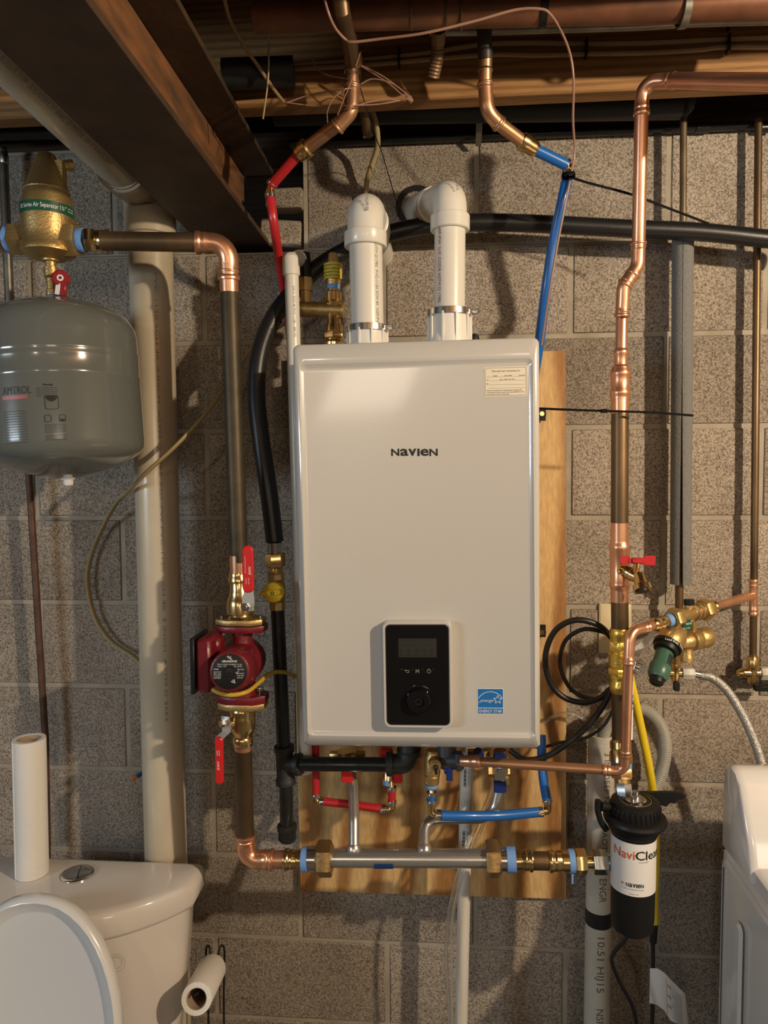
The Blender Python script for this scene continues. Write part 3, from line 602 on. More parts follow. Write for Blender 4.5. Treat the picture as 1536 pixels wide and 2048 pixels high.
Fx = lambda x, z, w_=0: Ft(x, z, .0006)
text(mb, None, 'AMTROL', xc(72)-.6*(xc(72)-xc(8)), zc(801), .0135, .6*(xc(72)-xc(8)), 0, xf=Fx, bold=-.01); 
for i in range(13): text(mb, None, 'diaphragm tank installation and maintenance', xc(28), zc(832+i*4.6), .002, xc(62)-xc(28), 0, xf=Fx)
text(mb, None, 'Warning!', xc(90), zc(788), .0032, xc(106)-xc(90), 0, xf=Fx, bold=.02)
for i in range(5): text(mb, None, 'explosion or rupture hazard, read the manual', xc(80), zc(793+i*3.6), .002, xc(112)-xc(80), 0, xf=Fx)
for i in range(10): text(mb, None, 'tank is pre-charged at the factory', xc(88), zc(858+i*2.7+(3 if i > 5 else 0)), .0016, xc(122)-xc(88), 0, xf=Fx)
def cst(pts_, wd):
    for p, q_ in zip(pts_, pts_[1:]):
        e = V((q_[0]-p[0], q_[1]-p[1])); nn = V((-e.y, e.x)).normalized()*wd/2; mb.add([Fx(p[0]-nn.x, p[1]-nn.y), Fx(q_[0]-nn.x, q_[1]-nn.y), Fx(q_[0]+nn.x, q_[1]+nn.y), Fx(p[0]+nn.x, p[1]+nn.y)], [(0, 1, 2, 3)])
def tk(x, z, s_, fill):
    o_ = [(-s_, -s_), (-s_, s_*.7), (-s_*.7, s_), (s_*.7, s_), (s_, s_*.7), (s_, -s_), (s_*.6, -s_*1.2), (-s_*.6, -s_*1.2), (-s_, -s_)]; cst([(x+a_, z+b_) for a_, b_ in o_], .0009)
    if fill > 0: mb.add([Fx(x+a_, z+b_) for a_, b_ in ((-s_, s_*.8), (-s_*.5, s_*.2), (0, 0), (s_*.5, s_*.2), (s_, s_*.8), (0, s_*1.0))], [(0, 1, 2, 3, 4, 5)])
    elif fill < 0: mb.add([Fx(x+a_, z+b_) for a_, b_ in ((-s_, -s_*.3), (s_, -s_*.3), (s_*.5, -s_*1.1), (-s_*.5, -s_*1.1))], [(0, 1, 2, 3)])
tk(xc(102), zc(817), .0105, 1); tk(xc(94), zc(846), .005, 0); tk(xc(117), zc(846), .005, -1)
mb.build('tank_lettering', INK, t, flat=True)
mb = MB(); n = 10; xs = [xc(28)+(xc(66)-xc(28))*i/n for i in range(n+1)]; mb.add([Ft(x, zc(810), .0005) for x in xs]+[Ft(x, zc(803), .0005) for x in xs], [(i, i+1, n+2+i, n+1+i) for i in range(n)]); mb.build('red_stripe', mat('pale_red_ink', (.36, .09, .08), .4), t, flat=True)
# copper loop from separator to pump
d = .30
t = thing('supply_pipe', 'dark aged copper pipe running right from the air separator and down to the pump', 'pipe', at(478, 1160, d))
r = rad(36, 300, 483, d+.01)
MB().cyl(at(205, 482, d+.03), at(402, 485, d+.01), r, 28).build('pipe', OLDCOP, t)
mb = MB(); a = at(170, 481, .33); b = at(192, 481, .325); mb.hexa(a, b, r*1.30, .2); press(mb, at(220, 482, .32), b, r); mb.build('brass_adapter', BRASS, t)
e = at(457, 487, d); elbow('elbow', [at(390, 485, d+.01), at(457, 487, d), at(458, 562, d-.01)], r, .042, COPPER, t, .034)
MB().cyl(at(457, 530, d-.005), at(459, 585, d-.01), r*1.02, 28).build('coupling', COPPER, t)
MB().cyl(at(459, 583, d-.01), at(478, 1125, d-.01), r, 28).build('pipe', DARKCOP, t)
MB().cyl(at(477, 1110, d-.01), at(478, 1150, d-.01), r*1.002, 28).build('bright_end', COPPER, t)
# upper valve + pump + lower valve
d = .29; rv = lambda wp: rad(wp, 480, 1200, d)
def handle(t, pts, wd, th, m, lbl, name='lever'):
    pass
t = thing('upper_flange_valve', 'brass ball valve with an upright red lever on top of the maroon pump', 'valve', at(481, 1235, d))
a, b = at(482, 1236, d), at(477, 1144, d)
MB().lathe(a, b, [(0, rv(56)), (.04, rv(48)), (.08, rv(46)), (.12, rv(54)), (.3, rv(54)), (.42, rv(50)), (.5, rv(42)), (.55, rv(42)), (.6, rv(38)), (.78, rv(36)), (.8, rv(42)), (.88, rv(42)), (.92, rv(38)), (1, rv(38))], 30).build('body', BRASS, t)
lev = MB(); q = at(497, 1185, d+.045); q0 = at(494, 1212, d+.045)
lev.add([p_ for x_, y_ in ((484, 1222), (508, 1222), (509, 1200), (507, 1180), (489, 1180), (484, 1195)) for p_ in (at(x_, y_, d+.046), at(x_, y_, d+.043))], [(0, 2, 4, 6, 8, 10), (11, 9, 7, 5, 3, 1)]+[(2*i, 2*((i+1) % 6), 2*((i+1) % 6)+1, 2*i+1) for i in range(6)]); lo = lev.build('lever_plate', PLATE, t)
Lf = wallF(497, 1185, d+.046); ww = rad(22, 497, 1140, d+.046); hl = at(497, 1092, d+.046).z-at(497, 1186, d+.046).z
lv = MB().rings([rrect(Lf, -ww, ww, 0, hl, ww*.92, -.003, 6), rrect(Lf, -ww, ww, 0, hl, ww*.92, .002, 6), rrect(Lf, -ww+.002, ww-.002, .002, hl-.002, ww*.8, .0042, 6)]).build('lever_grip', REDV, t)
mb = MB(); text(mb, None, 'RWV', 0, 0, .0055, .016, 0, xf=lambda x, z, w_=0: Lf(.005-z+.002, .034+x, .0046), shear=.3, bold=.01); text(mb, None, 'www.redwhitevalve', 0, 0, .002, .032, 0, xf=lambda x, z, w_=0: Lf(-.0035-z, .036+x, .0046)); text(mb, None, '600WOG 150WSP', 0, 0, .0022, .012, 0, xf=lambda x, z, w_=0: Lf(.003-z, .016+x, .0046)); text(mb, None, 'LEAD FREE CW617', 0, 0, .0022, .012, 0, xf=lambda x, z, w_=0: Lf(-.002-z, .016+x, .0046)); mb.build('lever_lettering', WINK, lv, flat=True)
c = at(495, 1211, d+.035); MB().hexa(c, c+V((0, -.019, 0)), .0085).cyl(c+V((0, .02, 0)), c+V((0, -.022, 0)), .0045, 14).build('lever_nut', CHROME, t)
# pump
pd = .29
t = thing('circulator_pump', 'maroon circulator pump with a black round label between two brass flanges', 'pump', at(485, 1410, pd))
def flange(px, py, w_, dep, th, m, nm):
    c = at(px, py, pd); hw = rad(w_, px, py, pd); F_ = Fr(c, (1, 0, 0), (0, -1, 0), (0, 0, 1)); out = []
    pr_ = [(-hw, -.016), (-hw*.55, -.03), (hw*.55, -.03), (hw, -.016), (hw, .016), (hw*.55, .03), (-hw*.55, .03), (-hw, .016)]
    MB().rings([[F_(x*.985, y*.985, -th/2) for x, y in pr_], [F_(x, y, -th/2+.001) for x, y in pr_], [F_(x, y, th/2-.001) for x, y in pr_], [F_(x*.985, y*.985, th/2) for x, y in pr_]]).build(nm, m, t)
flange(482, 1241, 92, 0, .0105, CAST, 'top_flange'); flange(484, 1254, 96, 0, .012, PUMP, 'casing_flange')
flange(486, 1394, 96, 0, .015, PUMP, 'casing_flange'); flange(486, 1407, 92, 0, .012, CAST, 'bottom_flange')
for x_, y0, y1, hd in ((444, 1231, 1273, 1), (522, 1231, 1273, 1), (520, 1414, 1374, 1), (452, 1414, 1374, 1)):
    mb = MB(); mb.cyl(at(x_, y0, pd), at(x_, y1, pd), .0035, 12); a_, b_ = at(x_, y1-(9 if y1 > y0 else -9), pd), at(x_, y1, pd); mb.hexa(a_, b_, .0072); mb.build('flange_bolt', ZINC, t)
a, b = at(484, 1256, pd), at(486, 1392, pd)
vol = MB(); vol.lathe(a, b, [(0, rv(42)), (.15, rv(40)), (.2, rv(44)), (.85, rv(50)), (1, rv(56))], 28)
c = at(484, 1322, pd); ax = V((0, -1, 0)); R_ = rv(84)
vol.lathe(c-ax*.03, c+ax*.03, [(0, R_*.8), (.1, R_), (.55, R_*1.04), (.7, R_*1.0), (1, R_*.92)], 40); vol.build('volute', PUMP, t)
c2 = at(459, 1343, .40); mo = MB(); mo.lathe(c+ax*.025, c2, [(0, R_*.90), (.25, R_*.86), (.55, rad(86, 457, 1343, .40)), (.96, rad(80, 457, 1343, .40)), (.99, rad(76, 457, 1343, .40)), (1, rad(73, 457, 1343, .40))], 48); 
for k in range(4):
    g = PI/4+PI/2*k; mo.cyl(c+ax*.02+V((math.cos(g)*R_*.88, 0, math.sin(g)*R_*.88)), c+ax*.045+V((math.cos(g)*R_*.88, 0, math.sin(g)*R_*.88)), .008, 12)
mo.build('motor_housing', PUMP, t)
rl = rad(69, 457, 1344, .402); max_ = (c2-(c+ax*.025)).normalized(); cl = c2-max_*.0003; ax = max_; lb = MB().lathe(cl, cl+ax*.0012, [(0, rl), (.8, rl), (1, rl*.98)], 48).build('motor_label', MATBLK, t)
LFp = Fr(cl+ax*.0014, (V((1, 0, 0))-ax*ax.x).normalized(), (V((0, 0, 1))-ax*ax.z).normalized(), ax)
mb = MB(); text(mb, LFp, 'GRUNDFOS', -.0135, .0165, .0034, .027, 0, bold=.03)
for s_ in (-1, 1): mb.box(LFp(0, .0245, 0), (.0075, .0003, .0013), Matrix.Rotation(s_*.8, 3, 'Y'), ch=.0001)
mb.ring(LFp(-.003, .0265, 0), LFp(-.003, .0265, .0002), .0015, .0008, 12); mb.ring(LFp(.003, .0225, 0), LFp(.003, .0225, .0002), .0015, .0008, 12)
for i, (x_, z_, w_, s_) in enumerate(((-.022, .0115, .044, 'TYPE UP 15-58 FRC  P/N 59896341  PC 1704'), (-.022, .008, .016, 'Volts 115'), (.008, .008, .014, 'Max 145 PSI'), (-.028, .003, .009, 'SPEED'), (-.028, -.002, .013, 'HI 0.75 87'), (-.028, -.0055, .013, 'MED .66 80'), (-.028, -.009, .013, 'LO 0.55 60'), (-.028, -.0125, .013, '10uF/180V'), (.014, .003, .012, 'Thermally'), (.014, -.004, .012, 'protected'), (.014, -.008, .012, 'Made USA'), (.014, -.012, .010, '60Hz 1PH'))): text(mb, LFp, s_, x_, z_, .0023, w_, 0)
text(mb, LFp, 'c', -.003+.006, -.019, .004, .003, 0); text(mb, LFp, 'UL', .006, -.020, .006, .005, 0, bold=.02); stroke2 = [(.011, -.001), (.013, -.0035), (.017, .002)]
for p_, q_ in zip(stroke2, stroke2[1:]): e_ = V((q_[0]-p_[0], q_[1]-p_[1])); n_ = V((-e_.y, e_.x)).normalized()*.0004; mb.add([LFp(p_[0]-n_.x, p_[1]-n_.y), LFp(q_[0]-n_.x, q_[1]-n_.y), LFp(q_[0]+n_.x, q_[1]+n_.y), LFp(p_[0]+n_.x, p_[1]+n_.y)], [(0, 1, 2, 3)])
mb.build('label_lettering', WINK, lb, flat=True)
MB().lathe(cl+ax*.001, cl+ax*.004, [(0, .0095), (.8, .0090), (1, .0085), (.95, .003), (1.1, .002), (1.1, .0005)], 28).build('speed_dial', MATBLK, t)
jb = MB(); cj = at(420, 1322, pd+.05); jb.box(cj, (.028, .078, .100), ch=.006); jb.box(at(430, 1290, pd+.035), (.03, .04, .035), ch=.008); jo = jb.build('junction_box', PUMP, t)
cj2 = cj+V((-.020, 0, 0)); MB().box(cj2, (.008, .082, .104), ch=.002).build('box_cover', MATBLK, jo); s_ = cj+V((-.024, -.035, .045)); MB().cyl(s_, s_+V((-.004, 0, 0)), .003, 10).build('cover_screw', CHROME, jo)
cc = at(424, 1378, .37); MB().cyl(cc+V((-.012, .01, .004)), cc, .006, 12).build('cable_connector', ZINC, t)
# lower valve
t = thing('lower_flange_valve', 'dull brass ball valve with a hanging red lever below the maroon pump', 'valve', at(484, 1490, d))
a, b = at(485, 1412, d), at(486, 1492, d)
MB().lathe(a, b, [(0, rv(46)), (.06, rv(50)), (.1, rv(52)), (.2, rv(49)), (.24, rv(51)), (.55, rv(50)), (.65, rv(42)), (.7, rv(38)), (.74, rv(36)), (.78, rv(41)), (.9, rv(41)), (.94, rv(37)), (1, rv(37))], 30).build('body', BRASS, t)
q = at(462, 1447, d+.015); MB().cyl(q+V((.02, .02, 0)), q+V((-.010, -.012, 0)), .012, 20).build('stem_boss', BRASS, t)
yv = [(451, 1433, .335), (453, 1463, .335), (437, 1478, .345)]
mb = MB(); pp = P(*yv); nn = V((.0085, -.002, 0)); tt = V((0, -.0012, 0))
vs = []; [vs.extend([p_-nn-tt, p_+nn-tt, p_+nn+tt, p_-nn+tt]) for p_ in pp]; mb.add(vs, [(0, 1, 2, 3), (8, 11, 10, 9)]+[(i*4+k, i*4+(k+1) % 4, (i+1)*4+(k+1) % 4, (i+1)*4+k) for i in range(2) for k in range(4)]); mb.build('lever_plate', PLATE, t)
c = at(448, 1446, .34); MB().hexa(c+V((.006, .004, 0)), c+V((-.006, -.006, 0)), .007).build('lever_nut', CHROME, t)
Lf = wallF(438, 1478, .345); ww = rad(15, 438, 1520, .345); hl = at(438, 1478, .345).z-at(438, 1567, .345).z
lv = MB().rings([rrect(Lf, -ww, ww, -hl, .004, ww*.8, -.004, 6), rrect(Lf, -ww, ww, -hl, .004, ww*.8, .003, 6), rrect(Lf, -ww+.0015, ww-.0015, -hl+.002, .002, ww*.7, .005, 6)]).build('lever_grip', REDV, t)
mb = MB(); text(mb, None, 'RWV', 0, 0, .005, .018, 0, xf=lambda x, z, w_=0: Lf(.002-z, -.058+x, .0054), shear=.3, bold=.01); text(mb, None, '600WOG', 0, 0, .0025, .010, 0, xf=lambda x, z, w_=0: Lf(.003-z, -.030+x, .0054)); text(mb, None, '150WSP', 0, 0, .0025, .010, 0, xf=lambda x, z, w_=0: Lf(-.001-z, -.030+x, .0054)); mb.build('lever_lettering', WINK, lv, flat=True)
# return copper: pipe, elbow
d = .28; r = rad(34, 488, 1600, d)
t = thing('return_pipe', 'aged copper pipe from the lower valve ending in a bright copper elbow by the manifold', 'pipe', at(500, 1718, d))
MB().cyl(at(487, 1490, d+.01), at(487, 1500, d+.01), r*1.01, 28).build('bright_end', COPPER, t)
MB().cyl(at(486, 1498, d+.01), at(491, 1678, d), r, 28).build('pipe', OLDCOP, t)
elbow('elbow', [at(491, 1668, d), at(492, 1719, d), at(548, 1719, d)], r, .040, COPPER, t, .024)
MB().cyl(at(540, 1719, d), at(575, 1719, d), r*.98, 24).build('short_pipe', COPPER, t)
mb = MB(); press(mb, at(568, 1719, d), at(600, 1719, d), r*.98); mb.cyl(at(596, 1719, d), at(606, 1719, d), r*1.15); mb.build('brass_adapter', BRASS, t)
MB().cyl(at(604, 1719, d), at(617, 1719, d), rad(46, 610, 1719, d), 24).build('thread_tape', BTAPE, t)
# manifold
t = thing('manifold', 'stainless steel manifold tube with large bronze union nuts in front of the plywood', 'manifold', at(820, 1718, d))
MB().cyl(at(655, 1716, d), at(982, 1717, d), rad(36, 820, 1716, d), 32).build('main_tube', STEEL, t)
rs = rad(21, 708, 1620, d); c = at(708, 1700, d)
MB().tube([c, at(708, 1640, .25), at(706, 1560, .19), at(705, 1530, .17)], rs, .05, 20).lathe(at(708, 1701, d), at(708, 1688, .277), [(0, rs*1.3), (.6, rs*1.3), (1, rs*1.02)], 20).build('riser', STEEL, t)
MB().tube([at(849, 1700, d), at(849, 1637, .235), at(985, 1637, .20), at(1002, 1560, .19)], rs, [0, .040, .04, 0], 20, n=10).lathe(at(849, 1702, d), at(849, 1688, .274), [(0, rs*1.3), (.6, rs*1.3), (1, rs*1.02)], 20).build('bent_riser', STEEL, t)
for a_, b_, nm in ((636, 664, 'union_nut'), (972, 998, 'union_nut')): mb = MB(); mb.hexa(at(a_, 1717, d), at(b_, 1717, d), rad(70, 650, 1717, d), .25); mb.cyl(at(a_-3 if a_ < 800 else b_-2, 1717, d), at(a_+2 if a_ < 800 else b_+3, 1717, d), rad(54, 650, 1717, d)); mb.build(nm, BRONZE, t)
MB().cyl(at(616, 1717, d), at(637, 1717, d), rad(46, 625, 1717, d)).build('plated_adapter', CHROME, t); MB().cyl(at(998, 1718, d), at(1014, 1718, d), rad(46, 1005, 1717, d)).build('plated_adapter', CHROME, t)
F = cylF(at(768, 1718, d), rad(37.5, 768, 1716, d), (at(900, 1718, d)-at(768, 1718, d)), (0, -1, -.35)); n = 8; hx = .0185
mb = MB(); ys = [-.006+.012*i/n for i in range(n+1)]; mb.add([F(y_, -hx, .0003) for y_ in ys]+[F(y_, hx, .0003) for y_ in ys], [(i, i+1, n+2+i, n+1+i) for i in range(n)]); mb.build('blue_sticker', mat('dark_blue_label', (.008, .05, .2), .35), t, flat=True)
# right of the manifold
t = thing('filter_nipple', 'brass and dark copper nipple between the manifold and the magnetic filter', 'pipe', at(1090, 1722, d))
MB().cyl(at(1013, 1719, d), at(1031, 1719, d), rad(50, 1020, 1719, d)).build('thread_tape', BTAPE, t); r = rad(36, 1080, 1722, d)
mb = MB(); mb.cyl(at(1030, 1720, d), at(1042, 1720, d), r*1.1); press(mb, at(1066, 1721, d), at(1038, 1720, d), r); mb.build('brass_adapter', BRASS, t)
mb = MB(); press(mb, at(1096, 1722, d), at(1128, 1722, d), r); mb.cyl(at(1124, 1722, d), at(1138, 1722, d), r*1.2); mb.build('brass_adapter', BRASS, t)
MB().cyl(at(1055, 1721, d), at(1105, 1722, d), r, 24).build('pipe', OLDCOP, t)
mb = MB(); mb.cyl(at(1137, 1722, d), at(1149, 1722, d), rad(46, 1143, 1722, d)); mb.box(at(1143, 1752, d)+V((0, -.01, 0)), (.004, .002, .02)); mb.build('thread_tape', BTAPE, t)
MB().hexa(at(1148, 1723, d), at(1172, 1723, d), rad(50, 1160, 1722, d), .2).cyl(at(1170, 1723, d), at(1188, 1723, d), rad(26, 1180, 1722, d)).build('reducer_nut', BRASS, t)
MB().hexa(at(1186, 1724, d), at(1214, 1724, d), rad(48, 1200, 1722, d), .1).cyl(at(1212, 1724, d), at(1228, 1724, d), rad(32, 1220, 1722, d)).build('union_nut', ZINC, t)
# ================================================================ GAS LINE
d = .13
t = thing('gas_hose', 'thick black ribbed gas hose curving across the wall and down beside the boiler', 'hose', at(549, 1083, .22))
pts = P((1620, 486, .10), (1536, 478, .10), (1400, 464, .10), (1250, 457, .10), (1080, 448, .10), (960, 445, .10), (850, 452, .10), (750, 476, .11), (655, 522, .13), (590, 580, .15), (545, 640, .17), (519, 710, .19), (513, 790, .20), (522, 880, .21), (537, 980, .22), (550, 1085, .22))
MB().ribbed(pts, rad(35, 800, 460, .10), .055, .0062, 22).build('jacket', RUBBER, t)
MB().lathe(at(549, 1078, .22), at(550, 1108, .22), [(i/12, rad(31 if i % 2 else 25, 550, 1090, .22)) for i in range(13)], 24).build('steel_core', CHROME, t)
a, b = at(550, 1106, .22), at(552, 1134, .22); rn = rad(38, 550, 1120, .22)
MB().hexa(a, b, rn, .25).cyl(b-V((0, 0, .001)), at(552, 1146, .22), rn*.72).build('flare_nut', BRASS, t)
d = .22
t = thing('gas_shutoff_valve', 'brass gas valve with a yellow round handle turned sideways', 'valve', at(555, 1218, d)); rg = lambda w_: rad(w_, 552, 1180, d)
MB().lathe(at(552, 1144, d), at(555, 1219, d), [(0, rg(30)), (.05, rg(34)), (.2, rg(34)), (.25, rg(28)), (.3, rg(34)), (.7, rg(34)), (.78, rg(28)), (.8, rg(32)), (1, rg(31))], 8).build('body', CAST, t, 20)
c = at(548, 1184, d+.03); ax = V((0, -1, 0)); hd = MB(); hd.lathe(c+V((0, .012, 0)), c+ax*.008, [(0, rg(24)), (.3, rg(40)), (.9, rg(40)), (1, rg(37))], 32)
Lh = wallF(548, 1184, d+.04); pr_ = [(-.030, -.0045), (-.027, -.008), (-.01, -.0075), (.012, -.005), (.016, 0), (.012, .006), (-.01, .003), (-.027, .000)]
hd.rings([[Lh(x, z, -.004) for x, z in pr_], [Lh(x, z, .003) for x, z in pr_], [Lh(x*.93, z*.9, .005) for x, z in pr_]]); ho = hd.build('handle', YEL, t); MB().ring(c+ax*.014, c+ax*.0152, .004, .002).lathe(c, c+ax*.0145, [(0, .002), (1, .002)], 10).build('handle_screw', MATBLK, ho)
t = thing('gas_pipe', 'black iron gas pipe with a tee and capped drip leg beside the plywood', 'pipe', at(573, 1690, d)); r = rad(27, 562, 1350, d)
MB().cyl(at(555, 1216, d), at(568, 1500, d), r, 28).build('pipe', IRON, t)
te = MB(); w_ = lambda x: rad(x, 570, 1530, d)
te.lathe(at(568, 1490, d), at(572, 1570, d), [(0, w_(32)), (.02, w_(40)), (.15, w_(40)), (.2, w_(34)), (.8, w_(34)), (.85, w_(39)), (.97, w_(39)), (1, w_(32))], 28)
te.lathe(at(570, 1529, d), at(603, 1529, d+.01), [(0, w_(34)), (.62, w_(34)), (.68, w_(42)), (.95, w_(42)), (1, w_(34))], 28); te.build('tee', CASTIRON, t)
MB().cyl(at(600, 1528, d+.01), at(776, 1529, d+.01), r*1.02, 28).build('pipe', IRON, t); MB().cyl(at(572, 1565, d), at(574, 1660, d), r, 28).build('drip_leg', IRON, t)
MB().lathe(at(574, 1648, d), at(575, 1684, d), [(0, w_(34)), (.05, w_(39)), (.3, w_(39)), (.4, w_(35)), (.8, w_(36)), (.92, w_(30)), (1, w_(20))], 28).build('end_cap', CASTIRON, t)
e = MB(); e.tube([at(782, 1528, d+.01), at(815, 1528, d+.01), at(818, 1490, d)], w_(38)*1.0, .03, 26); e.lathe(at(772, 1528, d+.01), at(786, 1528, d+.01), [(0, w_(36)), (.1, w_(46)), (1, w_(46))], 26); e.lathe(at(818, 1512, d), at(818, 1498, d), [(0, w_(40)), (.2, w_(47)), (1, w_(47))], 26); e.build('elbow', CASTIRON, t)
# relief assembly behind
d = .16; w_ = lambda x: rad(x, 640, 620, d)
t = thing('relief_valve_assembly', 'brass relief valve with a yellow tag half hidden behind the boiler and black hose', 'valve', at(640, 690, d))
MB().cyl(at(594, 618, d), at(688, 621, d), w_(30), 28).build('crossbar', CAST, t)
MB().lathe(at(668, 700, d), at(667, 560, d), [(0, w_(38)), (.1, w_(40)), (.14, w_(32)), (.2, w_(36)), (.34, w_(36)), (.38, w_(28)), (.5, w_(28)), (.68, w_(26)), (.7, w_(32)), (.82, w_(32)), (.84, w_(24)), (1, w_(24))], 24).build('riser', BRASS, t)
MB().hexa(at(668, 678, d+.004), at(668, 664, d+.004), w_(40)).build('union_nut', BRASS, t); MB().cyl(at(667, 579, d), at(667, 568, d), w_(26)).build('thread_tape', BTAPE, t)
MB().lathe(at(667, 570, d), at(666, 505, d), [(0, w_(28)), (.2, w_(30)), (.25, w_(36)), (.62, w_(36)), (.66, w_(24)), (.95, w_(18)), (1, w_(10))], 24).build('valve_body', CAST, t)
F = cylF(at(667, 545, d), w_(39), (0, 0, 1), (-.1, -1, 0)); n = 10; mb = MB(); xs = [-.03+.055*i/n for i in range(n+1)]; mb.add([F(x, -.016) for x in xs]+[F(x, .016) for x in xs], [(i, i+1, n+2+i, n+1+i) for i in range(n)]); lb = mb.build('yellow_tag', mat('yellow_tag', (.55, .45, .04), .5), t)
mb = MB(); [text(mb, None, s_, -.024, z_, .0036, .042, 0, xf=lambda x, z, w_=0: F(x, z, .0005)) for s_, z_ in (('this option to be', .009), ('and must tighten', .002), ('safe purged of air', -.005), ('by hand only', -.012))]; mb.build('tag_lettering', INK, lb, flat=True)
MB().lathe(at(612, 606, d), at(611, 540, d), [(0, w_(22)), (.35, w_(22)), (.36, w_(30)), (.75, w_(30)), (.76, w_(20)), (1, w_(20))], 6).build('side_nipple', BRASS, t, 20)
MB().cyl(at(612, 555, d), at(609, 506, d), w_(22), 20).build('side_cap', MATBLK, t)
# ================================================================ TOP CENTRE
t = thing('hot_pipe', 'aged copper pipe dropping from the joists to a brass adapter and the red tube', 'pipe', at(606, 298, .27)); d = .32; r = rad(28, 703, 150, d)
MB().sweep(P((674, -60, .51), (683, 20, .49), (701, 100, .37), (703, 122, .34)), rad(30, 700, 50, .34), 22).build('pipe', OLDCOP, t); MB().lathe(at(693, 66, .41), at(700, 96, .37), [(0, r*1.05), (.1, r*1.2), (.9, r*1.2), (1, r*1.0)], 22).build('coupling', OLDCOP, t)
MB().cyl(at(703, 118, .325), at(704, 178, .32), r*.95, 22).build('pipe', MIDCOP, t); MB().ring(at(703, 142, .323), at(703, 145, .323), r*1.06, r*.9).build('solder_ring', SILVER, t)
elbow('elbow', P((704, 170, .32), (703, 222, .32), (672, 256, .31)), r, .022, MIDCOP, t, .016)
MB().cyl(at(690, 238, .313), at(612, 297, .27), r*.95, 22).build('pipe', MIDCOP, t)
MB().lathe(at(617, 293, .272), at(594, 311, .262), [(0, r*1.15), (.1, r*1.4), (.5, r*1.4), (.6, r*1.25), (.9, r*1.2), (1, r*.9)], 22).build('brass_adapter', BRASS, t)
r = rad(18, 550, 430, .2)
t = thing('red_supply_tube', 'red plastic water tube from the brass adapter down beside the slim white pipe', 'tube', at(580, 600, .15))
MB().cyl(at(598, 307, .264), at(541, 372, .235), r*1.05, 18).build('upper_tube', REDP, t)
MB().hose(P((541, 392, .235), (548, 450, .23), (560, 530, .16), (576, 640, .10), (590, 760, .08)), r, 16).build('lower_tube', REDP, t)
MB().tube(P((545, 367, .235), (541, 378, .235), (541, 398, .235)), r*.8, .008, 14).build('crimp_elbow', BRASS, t)
clamps(t, r, ((541, 388, .235), (541, 396, .235)), ((547, 364, .236), (543, 371, .236)))
t = thing('capped_copper_stub', 'brown copper pipe stub slanting down behind the bright elbow to a cut end', 'pipe', at(735, 272, .12))
MB().tube(P((706, 86, .31), (720, 175, .2), (736, 272, .12)), rad(20, 735, 270, .12), 0, 20).build('pipe', OLDCOP, t)
MB().ring(at(735, 269, .121), at(736, 274, .119), rad(22, 735, 270, .12), rad(16, 735, 270, .12)).build('solder_ring', SILVER, t)
MB().lathe(at(709, 104, .295), at(712, 128, .27), [(0, .011), (.1, .0135), (.9, .0135), (1, .011)], 18).build('coupling', CAST, t)
t = thing('cold_pipe', 'aged copper pipe bending from the joists down to a brass adapter and the blue tube', 'pipe', at(1052, 290, .27)); d = .3; r = rad(27, 970, 130, d)
MB().cyl(at(968, 46, .36), at(971, 118, .34), r*1.06, 22).build('dark_pipe', mat('black_oxide', (.06, .055, .05), .5, .6, var=.4, vscale=40), t); MB().cyl(at(971, 112, .34), at(970, 172, .33), r*.97, 22).build('pipe', MIDCOP, t)
MB().ring(at(971, 139, .335), at(971, 143, .335), r*1.08, r*.9).build('solder_ring', SILVER, t)
elbow('elbow', P((970, 165, .33), (974, 222, .325), (1000, 250, .305)), r, .025, MIDCOP, t, .016)
MB().cyl(at(988, 240, .312), at(1050, 287, .27), r*.97, 22).build('pipe', MIDCOP, t)
MB().lathe(at(1040, 280, .273), at(1074, 301, .262), [(0, r*1.1), (.1, r*1.35), (.4, r*1.35), (.5, r*1.2), (.8, r*1.2), (1, r*.9)], 22).build('brass_adapter', BRASS, t)
r = rad(21, 1110, 460, .2)
t = thing('blue_supply_tube', 'blue plastic water tube from the cold pipe down to the boiler top corner', 'tube', at(1082, 680, .2))
MB().cyl(at(1070, 299, .264), at(1133, 330, .245), r*1.03, 18).build('upper_tube', BLUEP, t)
MB().hose(P((1136, 350, .24), (1125, 400, .24), (1108, 480, .22), (1092, 580, .20), (1078, 690, .16), (1062, 790, .12)), r, 18).build('lower_tube', BLUEP, t)
MB().tube(P((1126, 327, .245), (1137, 333, .243), (1136, 356, .24)), r*.8, .008, 14).build('crimp_elbow', BRASS, t); clamps(t, r, ((1130, 328, .244), (1136, 332, .243)), ((1137, 342, .24), (1136, 350, .24)))
